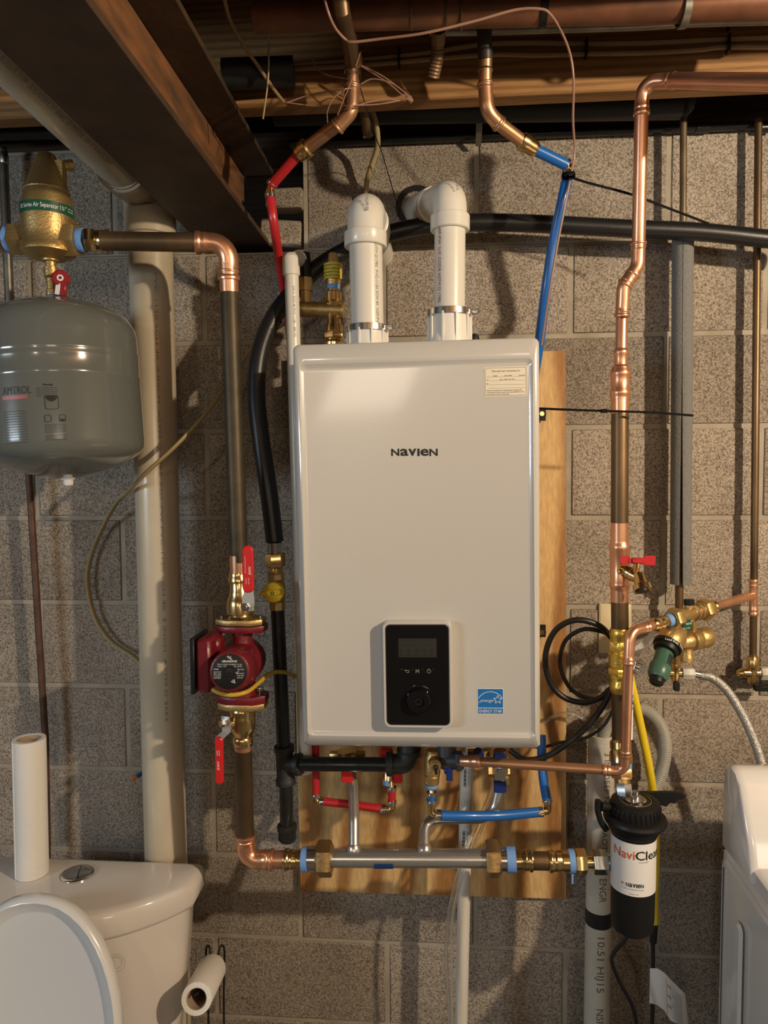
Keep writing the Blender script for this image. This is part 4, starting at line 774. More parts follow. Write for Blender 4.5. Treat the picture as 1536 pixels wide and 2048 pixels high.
# thermostat wire
WIRE = mat('pinkish_wire', (.34, .19, .14), .45)
t = MB(); t.hose(P((640, -40, .50), (655, 20, .50), (670, 55, .48), (690, 78, .46), (704, 84, .46), (760, 78, .46), (850, 66, .47), (950, 42, .47), (1030, 20, .47), (1080, 18, .47), (1100, 28, .46), (1122, 62, .40), (1140, 108, .36), (1147, 160, .34), (1146, 240, .30), (1149, 300, .26), (1143, 345, .256), (1130, 410, .255), (1113, 500, .237), (1098, 590, .217), (1083, 690, .178)), .0021, 8)
tag(t.build('thermostat_wire', WIRE), 'thin pinkish brown wire looping under the joists and down along the blue tube', 'wire')
random.seed(3)
t = thing('wire_bundle', 'tangled loose ends of thin copper-coloured wire wrapped round the pipe under the joist', 'wires', at(700, 170, .3))
for pp in ([(575, 205, .3), (620, 190, .3), (690, 178, .35), (712, 175, .3)], [(572, 205, .3), (640, 213, .3), (700, 211, .36), (760, 208, .3), (805, 200, .28)], [(722, 130, .3), (765, 152, .3), (800, 178, .29), (822, 200, .28)], [(722, 132, .3), (775, 165, .3), (810, 195, .29), (825, 203, .28)],
    [(722, 168, .3), (745, 158, .3), (780, 165, .3), (806, 182, .29), (818, 196, .28)], [(655, 245, .33), (655, 222, .35), (668, 195, .36), (690, 180, .36)], [(625, 118, .3), (636, 140, .3), (660, 152, .33), (695, 158, .36)], [(700, 216, .36), (735, 205, .33), (775, 198, .3), (800, 202, .28)], [(675, 230, .35), (685, 205, .36), (703, 160, .37), (722, 100, .34)]):
    MB().hose(P(*pp), .0011, 6, 6).build('wire_strand', WIRE, t)
MB().lathe(at(812, 190, .283), at(824, 204, .28), [(0, .002), (.5, .006), (1, .004)], 8).build('wire_ends', WIRE, t)
t = MB(); t.hose(P((445, -20, .5), (460, 40, .42), (490, 95, .36), (515, 130, .33), (545, 175, .31), (568, 205, .3)), .0033, 8); tag(t.build('hanging_wire', BRCABLE), 'dusty brown cable slanting down beside the steel beam to the wire tangle', 'cable')
t = MB(); t.hose(P((540, 0, .34), (538, 80, .33), (536, 160, .32), (526, 238, .3)), .0016, 8); tag(t.build('dangling_wire', TANCABLE), 'thin pale wire dangling vertically beside the black foam duct', 'wire')
t = MB(); t.hose(P((735, 205, .14), (750, 240, .12), (755, 290, .08), (742, 335, .05), (733, 370, .03), (729, 440, .02)), rad(11, 745, 300, .06), 10); tag(t.build('tan_cable', TANCABLE), 'tan electric cable hanging from the joist behind the elbowed vent pipe', 'cable')
t = MB(); t.hose(P((702, 95, .32), (722, 180, .29), (750, 270, .2), (765, 310, .1), (790, 395, .04), (800, 440, .01)), .0012, 6); tag(t.build('black_thread', INK), 'thin black wire slanting down from the wire tangle to the wall hole', 'wire')
# cables stapled on the joist
dj = .237
t = MB(); t.hose(P(*[(x, y+3, dj) for x, y in ((560, 128), (700, 118), (850, 103), (960, 86), (1060, 82), (1180, 84), (1300, 82), (1420, 76), (1600, 70))]), .0055, 8); tag(t.build('upper_joist_cable', BRCABLE), 'brown cable stapled along the joist, upper of the two lit by the bulb', 'cable')
t = MB(); t.hose(P(*[(x, y+2, dj-.001) for x, y in ((590, 135), (720, 128), (850, 117), (980, 107), (1080, 108), (1180, 105), (1300, 103), (1400, 97), (1450, 92), (1600, 92))]), .005, 8); tag(t.build('lower_joist_cable', BRCABLE), 'brown cable along the joist, lower of the two, nearest the bare wood edge', 'cable')
t = MB(); t.hose(P(*[(x, y, .35) for x, y in ((860, 62), (980, 60), (1100, 56), (1280, 50), (1400, 43), (1600, 38))]), .0085, 10); tag(t.build('dark_joist_cable', PEWTER), 'thick dark grey cable above the two brown cables on the joist', 'cable')
for i, (x, y) in enumerate(((1173, 95), (1458, 86), (1460, 38), (798, 112))):
    c = at(x, y, dj+.006); tag(MB().box(c+V((0, .004, 0)), (.004, .018, .032), ch=.0008).build('cable_staple', MATBLK), ('dark staple holding the two cables left of the copper bend', 'dark staple holding the two cables near the right frame edge', 'dark strap round the thick grey cable near the right frame edge', 'dark staple on the shaded cables near the ridged brown stub')[i], 'staple', 'cable staples on the joist')
# horizontal old drain high up, its branch and black foam pipe
t = thing('overhead_drain', 'large brown copper drain pipe running across under the floor deck', 'pipe', at(1100, 20, .42)); pp = P((560, 30, .42), (1640, 2, .42)); MB().cyl(pp[0]-(pp[1]-pp[0])*.05, pp[1], .026, 28).build('pipe', mat('red_brown_pipe', (.24, .10, .05), .5, .4, col2=(.13, .055, .03), vscale=14), t)
for x in (1078, 1360): a = at(x, 17, .42); MB().ring(a, a+V((.012, 0, 0)), .0285, .025, 28).build('pipe_strap', PEWTER if x > 1200 else MATBLK, t)
for x in (820, 890, 920): a = at(x, 23, .42); MB().ring(a, a+V((.004, 0, 0)), .0275, .025, 28).build('joint_ring', OLDCOP, t)
a = at(880, 48, .38); t = thing('ridged_stub', 'short ridged brown pipe stub hanging from the overhead drain', 'pipe', at(868, 152, .30)); MB().cyl(at(877, 55, .36), at(876, 82, .33), .014, 20).build('collar', OLDCOP, t); MB().ribbed(P((876, 80, .33), (874, 115, .31), (866, 152, .29)), .0125, .14, .006, 18).build('ridged_end', mat('brown_ridges', (.22, .13, .07), .5, .4), t)
t = MB(); pp = P((548, 226, .10), (1362, 212, .10)); t.cyl(pp[0], pp[1], rad(50, 1100, 215, .10), 28); pp = P((1362, 212, .10), (1376, 205, .10)); t.lathe(pp[0], at(1385, 205, .1)+V((0, 0, .012)), [(0, rad(49, 1360, 212, .1)), (.5, rad(44, 1360, 212, .1)), (1, rad(20, 1360, 212, .1))], 28)
tag(t.build('black_foam_pipe', BFOAM), 'black foam-covered pipe running along the top of the wall below the bare joist', 'pipe')
t = MB(); pp = P((-60, 268, .08), (150, 262, .08)); t.cyl(pp[0], pp[1], rad(26, 60, 265, .08), 24); tag(t.build('left_foam_pipe', BFOAM), 'dark foam-covered pipe over the wall top behind the air separator', 'pipe')
t = MB(); pp = P((446, 148, .29), (588, 143, .275)); t.lathe(pp[0], pp[1], [(0, .026), (1, .026)], 28); tag(t.build('black_foam_stub', BFOAM), 'thick short black foam-wrapped duct end in shadow beside the steel beam', 'pipe')
t = MB(); pp = P((580, 288, .018), (1640, 246, .018)); t.cyl(pp[0], pp[1], rad(16, 1000, 270, .02), 18)
for x in (1390, 1513): a = at(x, 256, .018); t.cyl(a, a+V((.03, 0, 0)), rad(21, 1400, 256, .02), 18)
tag(t.build('dark_wall_pipe', IRON), 'slim black iron pipe lying along the top edge of the block wall', 'pipe')
t = MB(); a, b = at(957, 180, .12), at(961, 292, .03); t.box((a+b)/2, (.013, .003, (a-b).length), Matrix.Rotation(math.atan2(a.y-b.y, a.z-b.z)*-1, 3, 'X')); tag(t.build('metal_strap', PEWTER), 'dark flat metal strap hanging behind the copper cold pipe to the wall top', 'strap')
# ================================================================ RIGHT SIDE
t = thing('main_riser', 'bright copper pipe from the right frame edge over an elbow down to the magnetic filter', 'pipe', at(1240, 1500, .25))
r1 = rad(27, 1282, 350, .20); r2 = rad(36, 1240, 950, .25)
MB().cyl(at(1600, 165, .52), at(1335, 161, .345), rad(31, 1340, 161, .345), 28).build('pipe', COPPER, t)
elbow('elbow', P((1352, 161, .355), (1284, 163, .325), (1283, 232, .318)), rad(27, 1283, 200, .32), .035, COPPER, t, .026)
MB().cyl(at(1283, 220, .318), at(1277, 496, .27), rad(27, 1280, 400, .28), 28).build('pipe', COPPER, t)
elbow('offset_elbow', P((1277, 483, .27), (1276, 532, .265), (1248, 572, .26)), r1*.94, .028, COPPER, t, .018)
elbow('offset_elbow', P((1268, 545, .262), (1247, 574, .26), (1244, 634, .25)), r1*.93, .02, COPPER, t, .020)
MB().cyl(at(1244, 620, .24), at(1242, 720, .245), rad(24, 1243, 680, .245), 24).build('pipe', COPPER, t)
MB().lathe(at(1242, 698, .245), at(1240, 800, .25), [(0, r2*.70), (.04, r2*.85), (.10, r2*.85), (.13, r2*.74), (.32, r2*.74), (.37, r2*1.02), (.42, r2*1.05), (.46, r2*1.15), (.52, r2*1.15), (.55, r2*1.05), (.80, r2*1.05), (.84, r2*1.15), (.9, r2*1.15), (.93, r2*1.05), (1, r2*1.04)], 30).build('reducer', COPPER, t)
MB().cyl(at(1240, 795, .25), at(1239, 1085, .25), r2*.97, 28).build('aged_pipe', OLDCOP, t); MB().cyl(at(1240, 798, .25), at(1240, 828, .25), r2*.985, 28).build('bright_end', COPPER, t); MB().cyl(at(1239, 1045, .25), at(1239, 1085, .25), r2*.985, 28).build('bright_end', COPPER, t)
MB().lathe(at(1239, 1082, .25), at(1239, 1180, .25), [(0, r2*1.03), (.05, r2*1.05), (.08, r2*1.15), (.16, r2*1.15), (.2, r2*1.06), (.82, r2*1.06), (.85, r2*1.15), (.93, r2*1.15), (.96, r2*1.04), (1, r2*1.02)], 30).build('tee', COPPER, t)
MB().cyl(at(1239, 1178, .25), at(1240, 1262, .25), r2*.97, 28).build('aged_pipe', OLDCOP, t); MB().cyl(at(1239, 1178, .25), at(1239, 1204, .25), r2*.985, 28).build('bright_end', COPPER, t)
MB().lathe(at(1240, 1256, .25), at(1240, 1385, .25), [(0, r2*1.02), (.04, r2*1.16), (.10, r2*1.2), (.15, r2*1.08), (.2, r2*1.08), (.21, r2*1.16), (.24, r2*1.16), (.25, r2*1.1), (.38, r2*1.1), (.40, r2*1.28), (.58, r2*1.28), (.60, r2*1.12), (.70, r2*1.1), (.71, r2*1.2), (.76, r2*1.2), (.77, r2*1.06), (.84, r2*1.06), (.87, r2*1.17), (.94, r2*1.17), (1, r2*1.0)], 28).hexa(at(1240, 1281, .25), at(1240, 1303, .25), r2*1.3, .2).hexa(at(1240, 1335, .25), at(1240, 1349, .25), r2*1.36, .4).build('brass_valve', mat('taped_brass', (.80, .56, .12), .3, .9, bump=.5, bscale=140), t)
c = at(1259, 1326, .24); MB().hexa(c, c+V((.012, -.03, 0)), .016, .2).cyl(c, c+V((.014, -.036, 0)), .007).build('valve_stem_nut', CHROME, t)
MB().cyl(at(1240, 1380, .25), at(1241, 1490, .25), r2*.95, 28).build('aged_pipe', OLDCOP, t)
MB().lathe(at(1241, 1480, .25), at(1242, 1524, .26), [(0, r2*1.0), (.1, r2*1.2), (.4, r2*1.2), (.45, r2*1.1), (.6, r2*1.25), (1, r2*1.3)], 24).build('brass_adapter', BRASS, t); MB().cyl(at(1242, 1520, .26), at(1243, 1535, .26), r2*1.18, 24).build('thread_tape', BTAPE, t)
MB().hexa(at(1243, 1534, .26), at(1244, 1556, .265), r2*1.3, .3).cyl(at(1244, 1554, .265), at(1246, 1572, .27), r2*.85).build('brass_nut', BRONZE, t); MB().hexa(at(1246, 1566, .27), at(1250, 1600, .28), r2*.95, .1).build('plated_nut', ZINC, t)
Fh = wallF(1259, 1424, .31); t2 = MB(); hw, hh = rad(18, 1259, 1424, .31), (at(1259, 1366, .31)-at(1259, 1482, .31)).length/2
t2.add([Fh(-hw, -hh, 0), Fh(hw, -hh, -.006), Fh(hw, hh, -.006), Fh(-hw, hh, 0), Fh(-hw, -hh, -.0006), Fh(hw, -hh, -.0066), Fh(hw, hh, -.0066), Fh(-hw, hh, -.0006)], [(0, 1, 2, 3), (7, 6, 5, 4), (0, 4, 5, 1), (1, 5, 6, 2), (2, 6, 7, 3), (3, 7, 4, 0)]); tg = tag(t2.build('paper_tag', WLABEL), 'narrow white paper tag with blue writing wrapped behind the small copper pipe', 'tag')
mb = MB(); text(mb, None, 'LEGEND', -.020, 0, .007, .03, 0, xf=lambda x, z, w_=0: Fh(.0065-z, .012-x, .0004-.0028), bold=.02); mb.ring(Fh(.003, .016, -.003), Fh(.003, .016, -.0025), .0045, .0032); mb.build('tag_lettering', mat('blue_ink', (.03, .05, .25), .5), tg, flat=True)
# hose bib
t = thing('drain_tap', 'small brass drain tap with a red butterfly handle on the copper riser', 'tap', at(1284, 1180, .31))
MB().lathe(at(1243, 1137, .26), at(1285, 1160, .30), [(0, r2*.75), (.1, r2*.8), (.14, r2*.55), (.25, r2*.72), (.32, r2*.62), (.38, r2*.78), (.48, r2*.68), (.54, r2*.8), (.66, r2*.7), (.8, r2*.6), (1, r2*.4)], 24).lathe(at(1277, 1148, .30), at(1286, 1181, .318), [(0, r2*.55), (.4, r2*.6), (.65, r2*.8), (.7, r2*.98), (1, r2*1.0)], 24).build('body', BRASS, t)
MB().lathe(at(1284, 1179, .315), at(1285, 1184, .317), [(0, r2*.74), (1, r2*.74)], 20).build('outlet_bore', MATBLK, t)
hp = at(1275, 1121, .30); hd = MB(); hd.box(hp, (.022, .014, .010), ch=.002); hd.box(at(1250, 1120, .30), (.018, .003, .016), ch=.001); hd.box(at(1299, 1121, .30), (.021, .003, .018), ch=.001); hd.box(at(1264, 1122, .30), (.014, .006, .009), Matrix.Rotation(.25, 3, 'Y'), ch=.001); hd.box(at(1285, 1123, .30), (.012, .006, .009), ch=.001); hd.build('handle', REDP, t); MB().cyl(hp, at(1272, 1145, .29), .006, 14).build('stem', BRASS, t)
# small copper feed
r = rad(19, 1080, 1535, .31)
t = thing('feed_pipe', 'slim bright copper pipe from under the boiler up to the fill valve', 'pipe', at(1250, 1545, .33))
mb = MB(); press(mb, at(962, 1523, .28), at(922, 1522, .27), r*1.15); mb.build('coupling', COPPER, t)
MB().cyl(at(945, 1523, .275), at(1215, 1540, .32), r, 24).build('pipe', MIDCOP, t)
elbow('elbow', P((1205, 1540, .32), (1249, 1543, .325), (1251, 1500, .33)), r*1.0, .018, COPPER, t, .018)
MB().cyl(at(1251, 1505, .33), at(1257, 1320, .35), r, 24).build('pipe', COPPER, t)
elbow('elbow', P((1257, 1330, .35), (1260, 1262, .345), (1297, 1254, .32)), r*1.02, .022, COPPER, t, .018)
MB().cyl(at(1270, 1261, .34), at(1330, 1243, .29), r*.97, 24).build('pipe', COPPER, t)
mb = MB(); press(mb, at(1305, 1250, .31), at(1338, 1240, .285), r*1.12); mb.build('brass_adapter', BRASS, t); MB().cyl(at(1333, 1242, .288), at(1342, 1239, .283), r*1.35).build('thread_tape', BTAPE, t)
# fill valve
t = fv = thing('fill_valve', 'brass fill valve with a green knob and backflow barrel below the foam-covered pipe', 'valve', at(1380, 1320, .2)); w_ = lambda x, dd=.24: rad(x, 1370, 1260, dd)
MB().lathe(at(1342, 1239, .281), at(1425, 1214, .20), [(0, w_(28)), (.05, w_(28)), (.06, w_(32)), (.30, w_(32)), (.36, w_(27)), (.50, w_(27)), (.51, w_(34)), (.55, w_(34)), (.56, w_(29)), (.60, w_(29)), (.61, w_(35)), (.65, w_(35)), (.66, w_(29)), (.70, w_(29)), (.71, w_(35)), (.75, w_(35)), (.76, w_(28)), (1, w_(24))], 24).hexa(at(1343, 1239, .28), at(1356, 1235, .268), w_(44), .2).hexa(at(1403, 1221, .222), at(1417, 1217, .21), w_(46), .2).lathe(at(1362, 1218, .262), at(1362, 1250, .262), [(0, w_(14)), (.1, w_(20)), (.5, w_(30)), (.9, w_(24)), (1, w_(20))], 20).build('body', CAST, t)
mb = MB(); press(mb, at(1430, 1213, .195), at(1412, 1218, .21), w_(24)); mb.build('brass_adapter', BRASS, t)
MB().lathe(at(1376, 1240, .24), at(1379, 1206, .24), [(0, w_(26)), (.5, w_(20)), (.6, w_(20)), (1, w_(19))], 20).build('test_port', CAST, t); MB().cyl(at(1378, 1210, .24), at(1378, 1199, .24), w_(21), 20).build('port_cap', MATBLK, t)
MB().lathe(at(1368, 1238, .25), at(1334, 1292, .29), [(0, w_(24)), (.3, w_(34)), (.55, w_(48, .27)), (.6, w_(54, .27)), (.95, w_(54, .27)), (1, w_(50, .27))], 30).build('bell', CAST, t)
a = at(1337, 1287, .285); b = at(1330, 1302, .295); MB().lathe(a, b, [(0, w_(52)), (.1, w_(56)), (.5, w_(56)), (.55, w_(48)), (1, w_(46))], 30).build('black_collar', MATBLK, t)
ax = (at(1311, 1368, .33)-at(1331, 1300, .29)); a = at(1331, 1300, .29)
F = cylF(at(1337, 1287, .285), w_(56), -ax, (0, -1, -.2)); mb = MB(); text(mb, None, 'Lead Free  Faucet', -.022, -.008, .005, .045, 0, xf=lambda x, z, w_=0: F(x, z, .0006)); mb.build('collar_lettering', WINK, t, flat=True)
gk = MB().lathe(a, a+ax*.84, [(0, w_(36, .3)), (.5, w_(38, .3)), (.54, w_(40, .3)), (.6, w_(44, .3)), (.9, w_(42, .3)), (1, w_(34, .3))], 28).build('green_knob', GREENK, t)
Fk = cylF(a, w_(38, .3), -ax, (.15, -1, 0)); mb = MB()
for i in range(3): mb.rings([[Fk(-.001+i*.004, -.012, .0008), Fk(.001+i*.004, -.012, .0008), Fk(.001+i*.004, -.034, .0012), Fk(-.001+i*.004, -.034, .0012)]], False, True)
mb.build('knob_slots', MATBLK, gk, flat=True)
MB().lathe(a+ax*.80, a+ax*1.0, [(0, w_(30, .3)), (.1, w_(31, .3)), (.8, w_(29, .3)), (1, w_(22, .3)), (.92, w_(10, .3))], 24).build('knob_cap', MATBLK, gk)
MB().lathe(at(1358, 1286, .23), at(1417, 1273, .20), [(0, w_(26)), (.2, w_(34)), (.3, w_(38)), (.36, w_(36)), (.4, w_(44)), (.62, w_(44)), (.64, w_(42)), (.66, w_(44)), (.95, w_(44)), (1, w_(40))], 30).build('backflow_barrel', CAST, t)
MB().cyl(at(1385, 1235, .22), at(1387, 1268, .215), w_(14), 16).build('bridge', CAST, t); MB().lathe(at(1374, 1290, .22), at(1374, 1323, .22), [(0, w_(24)), (.6, w_(24)), (.65, w_(26)), (1, w_(26)), (.95, w_(18))], 24).build('vent_outlet', CAST, t)
q = P((1369, 1243, .285), (1382, 1238, .28), (1384, 1259, .27), (1363, 1264, .285)); mb = MB(); mb.add(q+[p_+V((0, .001, 0)) for p_ in q], [(0, 1, 2, 3), (7, 6, 5, 4), (0, 4, 5, 1), (1, 5, 6, 2), (2, 6, 7, 3), (3, 7, 4, 0)]); lb = mb.build('green_plate', GREENLAB, t)
Fp = Fr(at(1366, 1260, .287), (.97, 0, .12), (.1, 0, 1), (0, -1, 0)); mb = MB(); text(mb, Fp, 'No. LF1156F', 0, .0015, .0025, .013, 0); text(mb, Fp, 'WATTS', .004, .009, .0035, .011, 0, bold=.02); mb.build('plate_lettering', WINK, lb, flat=True)
# stop valve 1 + braided hose
def stop_valve(t, c, s, lever_dx):
    mb = MB(); mb.lathe(c+V((0, 0, .03*s)), c+V((0, 0, -.018*s)), [(0, .008*s), (.15, .011*s), (.4, .011*s), (.45, .009*s), (.9, .0095*s), (1, .007*s)], 18); mb.cyl(c+V((-.017*s, 0, 0)), c+V((.012*s, 0, 0)), .008*s, 16); mb.lathe(c+V((-.026*s, -.002, 0)), c+V((-.014*s, 0, 0)), [(0, .006*s), (.5, .009*s), (1, .006*s)], 14); mb.build('body', BRASS, t)
    mb = MB(); mb.box(c+V((lever_dx*s, -.006, -.026*s)), (.012*s if not lever_dx else .034*s, .012*s, .020*s if not lever_dx else .010*s), ch=.002); mb.build('lever', MATBLK, t)
    n_ = c+V((.026*s, 0, 0)); MB().hexa(n_-V((.013*s, 0, 0)), n_+V((.012*s, 0, 0)), .0125*s).build('coupling_nut', GREYPVC, t); return n_+V((.012*s, 0, 0))
t = thing('stop_valve', 'small brass stop valve with a black lever feeding the braided hose under the fill valve', 'valve', at(1352, 1350, .18)); e_ = stop_valve(t, at(1351, 1346, .18), .95, 0)
MB().cyl(at(1351, 1300, .19), at(1351, 1330, .18), .009, 14).build('nipple', CAST, t)
t = thing('braided_hose', 'steel braided hose arching right and down behind the washing machine', 'hose', e_); MB().cyl(e_-V((.003, 0, 0)), at(1402, 1350, .18), .0075, 16).build('ferrule', CHROME, t)
MB().ribbed([at(1400, 1350, .18)]+P((1425, 1356, .18), (1455, 1382, .18), (1484, 1428, .18), (1508, 1480, .18), (1526, 1535, .18), (1552, 1620, .18)), rad(19, 1460, 1400, .18), .05, .0022, 16).build('hose', BRAID, t)
# far right riser
t = thing('right_riser', 'thin aged copper riser with a bright tee near the right frame edge', 'pipe', at(1506, 1330, .04)); r = rad(15, 1512, 600, .04)
MB().cyl(at(1517, 238, .04), at(1508, 1170, .04), r, 20).build('pipe', OLDCOP, t); MB().cyl(at(1507, 1225, .04), at(1506, 1318, .04), r*.97, 20).build('pipe', OLDCOP, t)
te = MB(); press(te, at(1507, 1158, .04), at(1507, 1182, .04), r*1.08); press(te, at(1507, 1232, .04), at(1507, 1208, .04), r*1.08); te.cyl(at(1507, 1178, .04), at(1507, 1212, .04), r*1.15); te.cyl(at(1507, 1192, .04), at(1488, 1196, .075), r*1.15); press(te, at(1478, 1199, .095), at(1494, 1194, .065), r*1.08); press(te, at(1478, 1199, .095), at(1455, 1206, .13), r*1.08); te.build('tee', COPPER, t)
MB().cyl(at(1490, 1195, .07), at(1425, 1214, .20), r*1.05, 20).build('side_pipe', COPPER, t)
MB().lathe(at(1506, 1310, .04), at(1506, 1340, .04), [(0, r*1.1), (.1, r*1.4), (.4, r*1.4), (.45, r*1.2), (.7, r*1.3), (1, r*1.2)], 20).build('brass_adapter', BRASS, t)
t = thing('right_stop_valve', 'brass stop valve with a black lever at the foot of the thin right riser', 'valve', at(1506, 1360, .05)); stop_valve(t, at(1505, 1346, .05), 1.2, .018); c = at(1536, 1346, .05); MB().cyl(c-V((.02, 0, 0)), c+V((.08, 0, 0)), .010, 14).build('outlet_hose', BRAID, t)
# insulated pipe
t = thing('insulated_pipe', 'thick grey foam-covered pipe with a thin brown pipe top, split down its seam', 'pipe', at(1362, 1180, .06))
MB().cyl(at(1367, 205, .06), at(1366, 470, .06), rad(14, 1365, 350, .06), 18).build('thin_pipe', mat('brown_pipe', (.24, .18, .11), .45, .7, var=.3, vscale=20), t)
Fa, Fb_ = at(1366, 448, .06), at(1361, 1168, .06); rr_ = rad(42, 1365, 700, .06); mb = MB(); n = 28; rings_ = []
for q in range(13):
    c = Fa.lerp(Fb_, q/12); op = .02+.2*max(0, (q-4)/8)**1.3; L_ = []
    for k in range(n+1):
        g = -PI/2-.3+op+(2*PI-2*op)*k/n; L_.append(c+V((math.cos(g)*rr_*(1+.1*(q > 8)*0), math.sin(g)*rr_, 0)))
    for k in range(n, -1, -1):
        g = -PI/2-.3+op+(2*PI-2*op)*k/n; L_.append(c+V((math.cos(g)*rr_*.55, math.sin(g)*rr_*.55, 0)))
    rings_.append(L_)
mb.rings(rings_); mb.build('foam_sleeve', FOAM, t); MB().cyl(at(1366, 460, .06), at(1358, 1230, .06), rad(16, 1360, 1100, .06), 16).build('inner_pipe', OLDCOP, t)
# foam sleeve shorter piece above hose: none
# zip ties
def strip(pts, wd, th=.0012):
    pts = [V(p) for p in pts]; mb = MB(); L_ = []
    for i, p in enumerate(pts):
        tdir = (pts[min(i+1, len(pts)-1)]-pts[max(0, i-1)]).normalized(); n_ = tdir.cross(V((0, -1, 0))).normalized(); o_ = V((0, -1, 0))
        L_.append([p-n_*wd/2, p+n_*wd/2, p+n_*wd/2+o_*th, p-n_*wd/2+o_*th])
    return mb.rings(L_)
t = strip(smooth(P((1132, 352, .26), (1180, 367, .265), (1262, 389, .26), (1340, 418, .25), (1418, 448, .25)), 6), .0042); c = at(1137, 351, .265); t.ring(c+V((0, 0, .0035)), c-V((0, 0, .0035)), .0125, .0112, 18); tag(t.build('upper_cable_tie', TIE), 'long black cable tie sticking out right from the blue tube crimp', 'cable tie')
t = strip(smooth(P((1078, 817, .28), (1150, 820, .29), (1210, 822, .29), (1300, 825, .285), (1386, 831, .28)), 6), .0042); t.box(at(1208, 822, .294), (.012, .006, .007)); tag(t.build('lower_cable_tie', TIE), 'long straight black cable tie crossing in front of the copper riser beside the boiler', 'cable tie')
# outlet plate
t = MB(); q_ = smooth(P((1334, 1216, .16), (1318, 1248, .15), (1290, 1286, .13), (1264, 1312, .12)), 5); t.rings([[p_+V((0, 0, .004+.010*i/15)), p_-V((0, 0, .004+.010*i/15)), p_-V((0, -.0008, .004+.010*i/15)), p_+V((0, .0008, .004+.010*i/15))] for i, p_ in enumerate(q_)]); t.build('paper_tag', PAPER, fv)['label'] = 'curled beige paper tag'
c = at(1228, 1256, .0); t = thing('outlet_plate', 'beige plastic outlet cover on the wall behind the copper riser', 'outlet', c+V((0, 0, -.05)))
a, b = at(1196, 1305, 0), at(1262, 1207, 0); Fo = Fr((0, -.003, 0), (1, 0, 0), (0, 0, 1), (0, -1, 0))
MB().rings([rrect(Fo, a.x, b.x, a.z, b.z, .004, 0), rrect(Fo, a.x, b.x, a.z, b.z, .004, .003), rrect(Fo, a.x+.003, b.x-.003, a.z+.003, b.z-.003, .003, .0055)]).build('cover', BEIGE, t)
for dz in (.02, -.02): q = V(((a.x+b.x)/2+.012, -.0075, (a.z+b.z)/2+dz)); MB().cyl(q+V((0, .002, 0)), q+V((0, -.002, 0)), .016, 20).build('socket', BEIGE, t)
# black cables
def cable(name, pts, r, m, lbl, cat='cable', n=8): return tag(MB().hose(P(*pts), r, 12, n).build(name, m), lbl, cat)
cable('outer_cable_loop', ((1224, 1276, .20), (1196, 1250, .22), (1150, 1240, .22), (1110, 1262, .20), (1091, 1310, .18), (1098, 1360, .17), (1125, 1393, .17), (1165, 1405, .18), (1200, 1396, .2), (1222, 1378, .215), (1206, 1412, .22), (1175, 1452, .22), (1130, 1490, .22), (1090, 1514, .22), (1050, 1519, .22), (1020, 1500, .20)), rad(12, 1100, 1300, .2), RUBBER, 'thick black power cable, outer loop beside the plywood, ending under the boiler')
cable('inner_cable_loop', ((1222, 1272, .19), (1200, 1262, .2), (1165, 1259, .2), (1132, 1280, .18), (1120, 1320, .16), (1130, 1360, .16), (1155, 1388, .16), (1195, 1398, .18), (1226, 1384, .19)), rad(9, 1130, 1300, .2), RUBBER, 'black power cable, inner and thinner loop beside the copper riser')
cable('thin_sensor_cable', ((1238, 1385, .20), (1226, 1420, .19), (1204, 1455, .19), (1165, 1478, .19), (1120, 1485, .18), (1085, 1494, .17), (1040, 1492, .16)), rad(6, 1150, 1480, .19), RUBBER, 'thin black cable running from the riser to the lower right boiler corner')
cable('clear_loop', ((1086, 1446, .05), (1110, 1432, .05), (1140, 1427, .05), (1170, 1440, .05), (1195, 1470, .07)), .004, CLEAR, 'clear plastic tube arching over the plywood edge into the drain pipe', 'tube')
# yellow gas tube
t = MB(); t.sweep(smooth(P((1258, 1348, .20), (1270, 1400, .20), (1285, 1470, .20), (1300, 1545, .20), (1309, 1620, .18), (1311, 1720, .17), (1308, 1790, .17), (1309, 1846, .17)), 8), [rad(9, 1260, 1350, .2)+i*0 for i in range(1)]*57 if False else rad(17, 1285, 1450, .2), 16); tag(t.build('yellow_gas_tube', YELC), 'bright yellow plastic-coated tube passing behind the magnetic filter', 'tube')
# PVC drain right
a, b = at(1203, 1478, .075), at(1193, 2060, .075); r = rad(52, 1198, 1700, .075)
t = thing('drain_pipe', 'grey-white plastic drain pipe with a black tape band and brown lettering', 'pipe', V((b.x, b.y, .0)))
MB().cyl(a, a+(b-a)*((a.z)/(a.z-b.z)), r, 32).build('pipe', GREYPVC, t); dn = (b-a).normalized()
q = a-dn*.012; MB().ring(q, a+dn*.002, r, r*.86, 32).build('rim', GREYPVC, t)
zc_ = at(1197, 1830, .075); MB().cyl(zc_-dn*.017, zc_+dn*.017, r*1.025, 32).build('black_tape', RUBBER, t)
F = cylF(a, r, -dn, (-.12, -1, 0)); BRI = mat('brown_ink', (.14, .11, .08), .6)
mb = MB(); text(mb, None, '10:51 HIJ15', 0, 0, .0155, .125, 0, xf=lambda x, z, w_=0: F(-.004+z, -.432-x, .0006)); mb.build('pipe_lettering', BRI, t, flat=True); mb = MB(); text(mb, None, 'GS ENGR', 0, 0, .0155, .085, 0, xf=lambda x, z, w_=0: F(-.002+z, -.268-x, .0006)); mb.build('pipe_lettering', BRI, t, flat=True); mb = MB(); text(mb, None, 'AOTH', 0, 0, .013, .055, 0, xf=lambda x, z, w_=0: F(.001+z, -.195-x, .0006)); mb.build('pipe_lettering', BRI, t, flat=True); mb = MB(); text(mb, None, 'NSF-PW', 0, 0, .0155, .08, 0, xf=lambda x, z, w_=0: F(-.004+z, -.595-x, .0006))
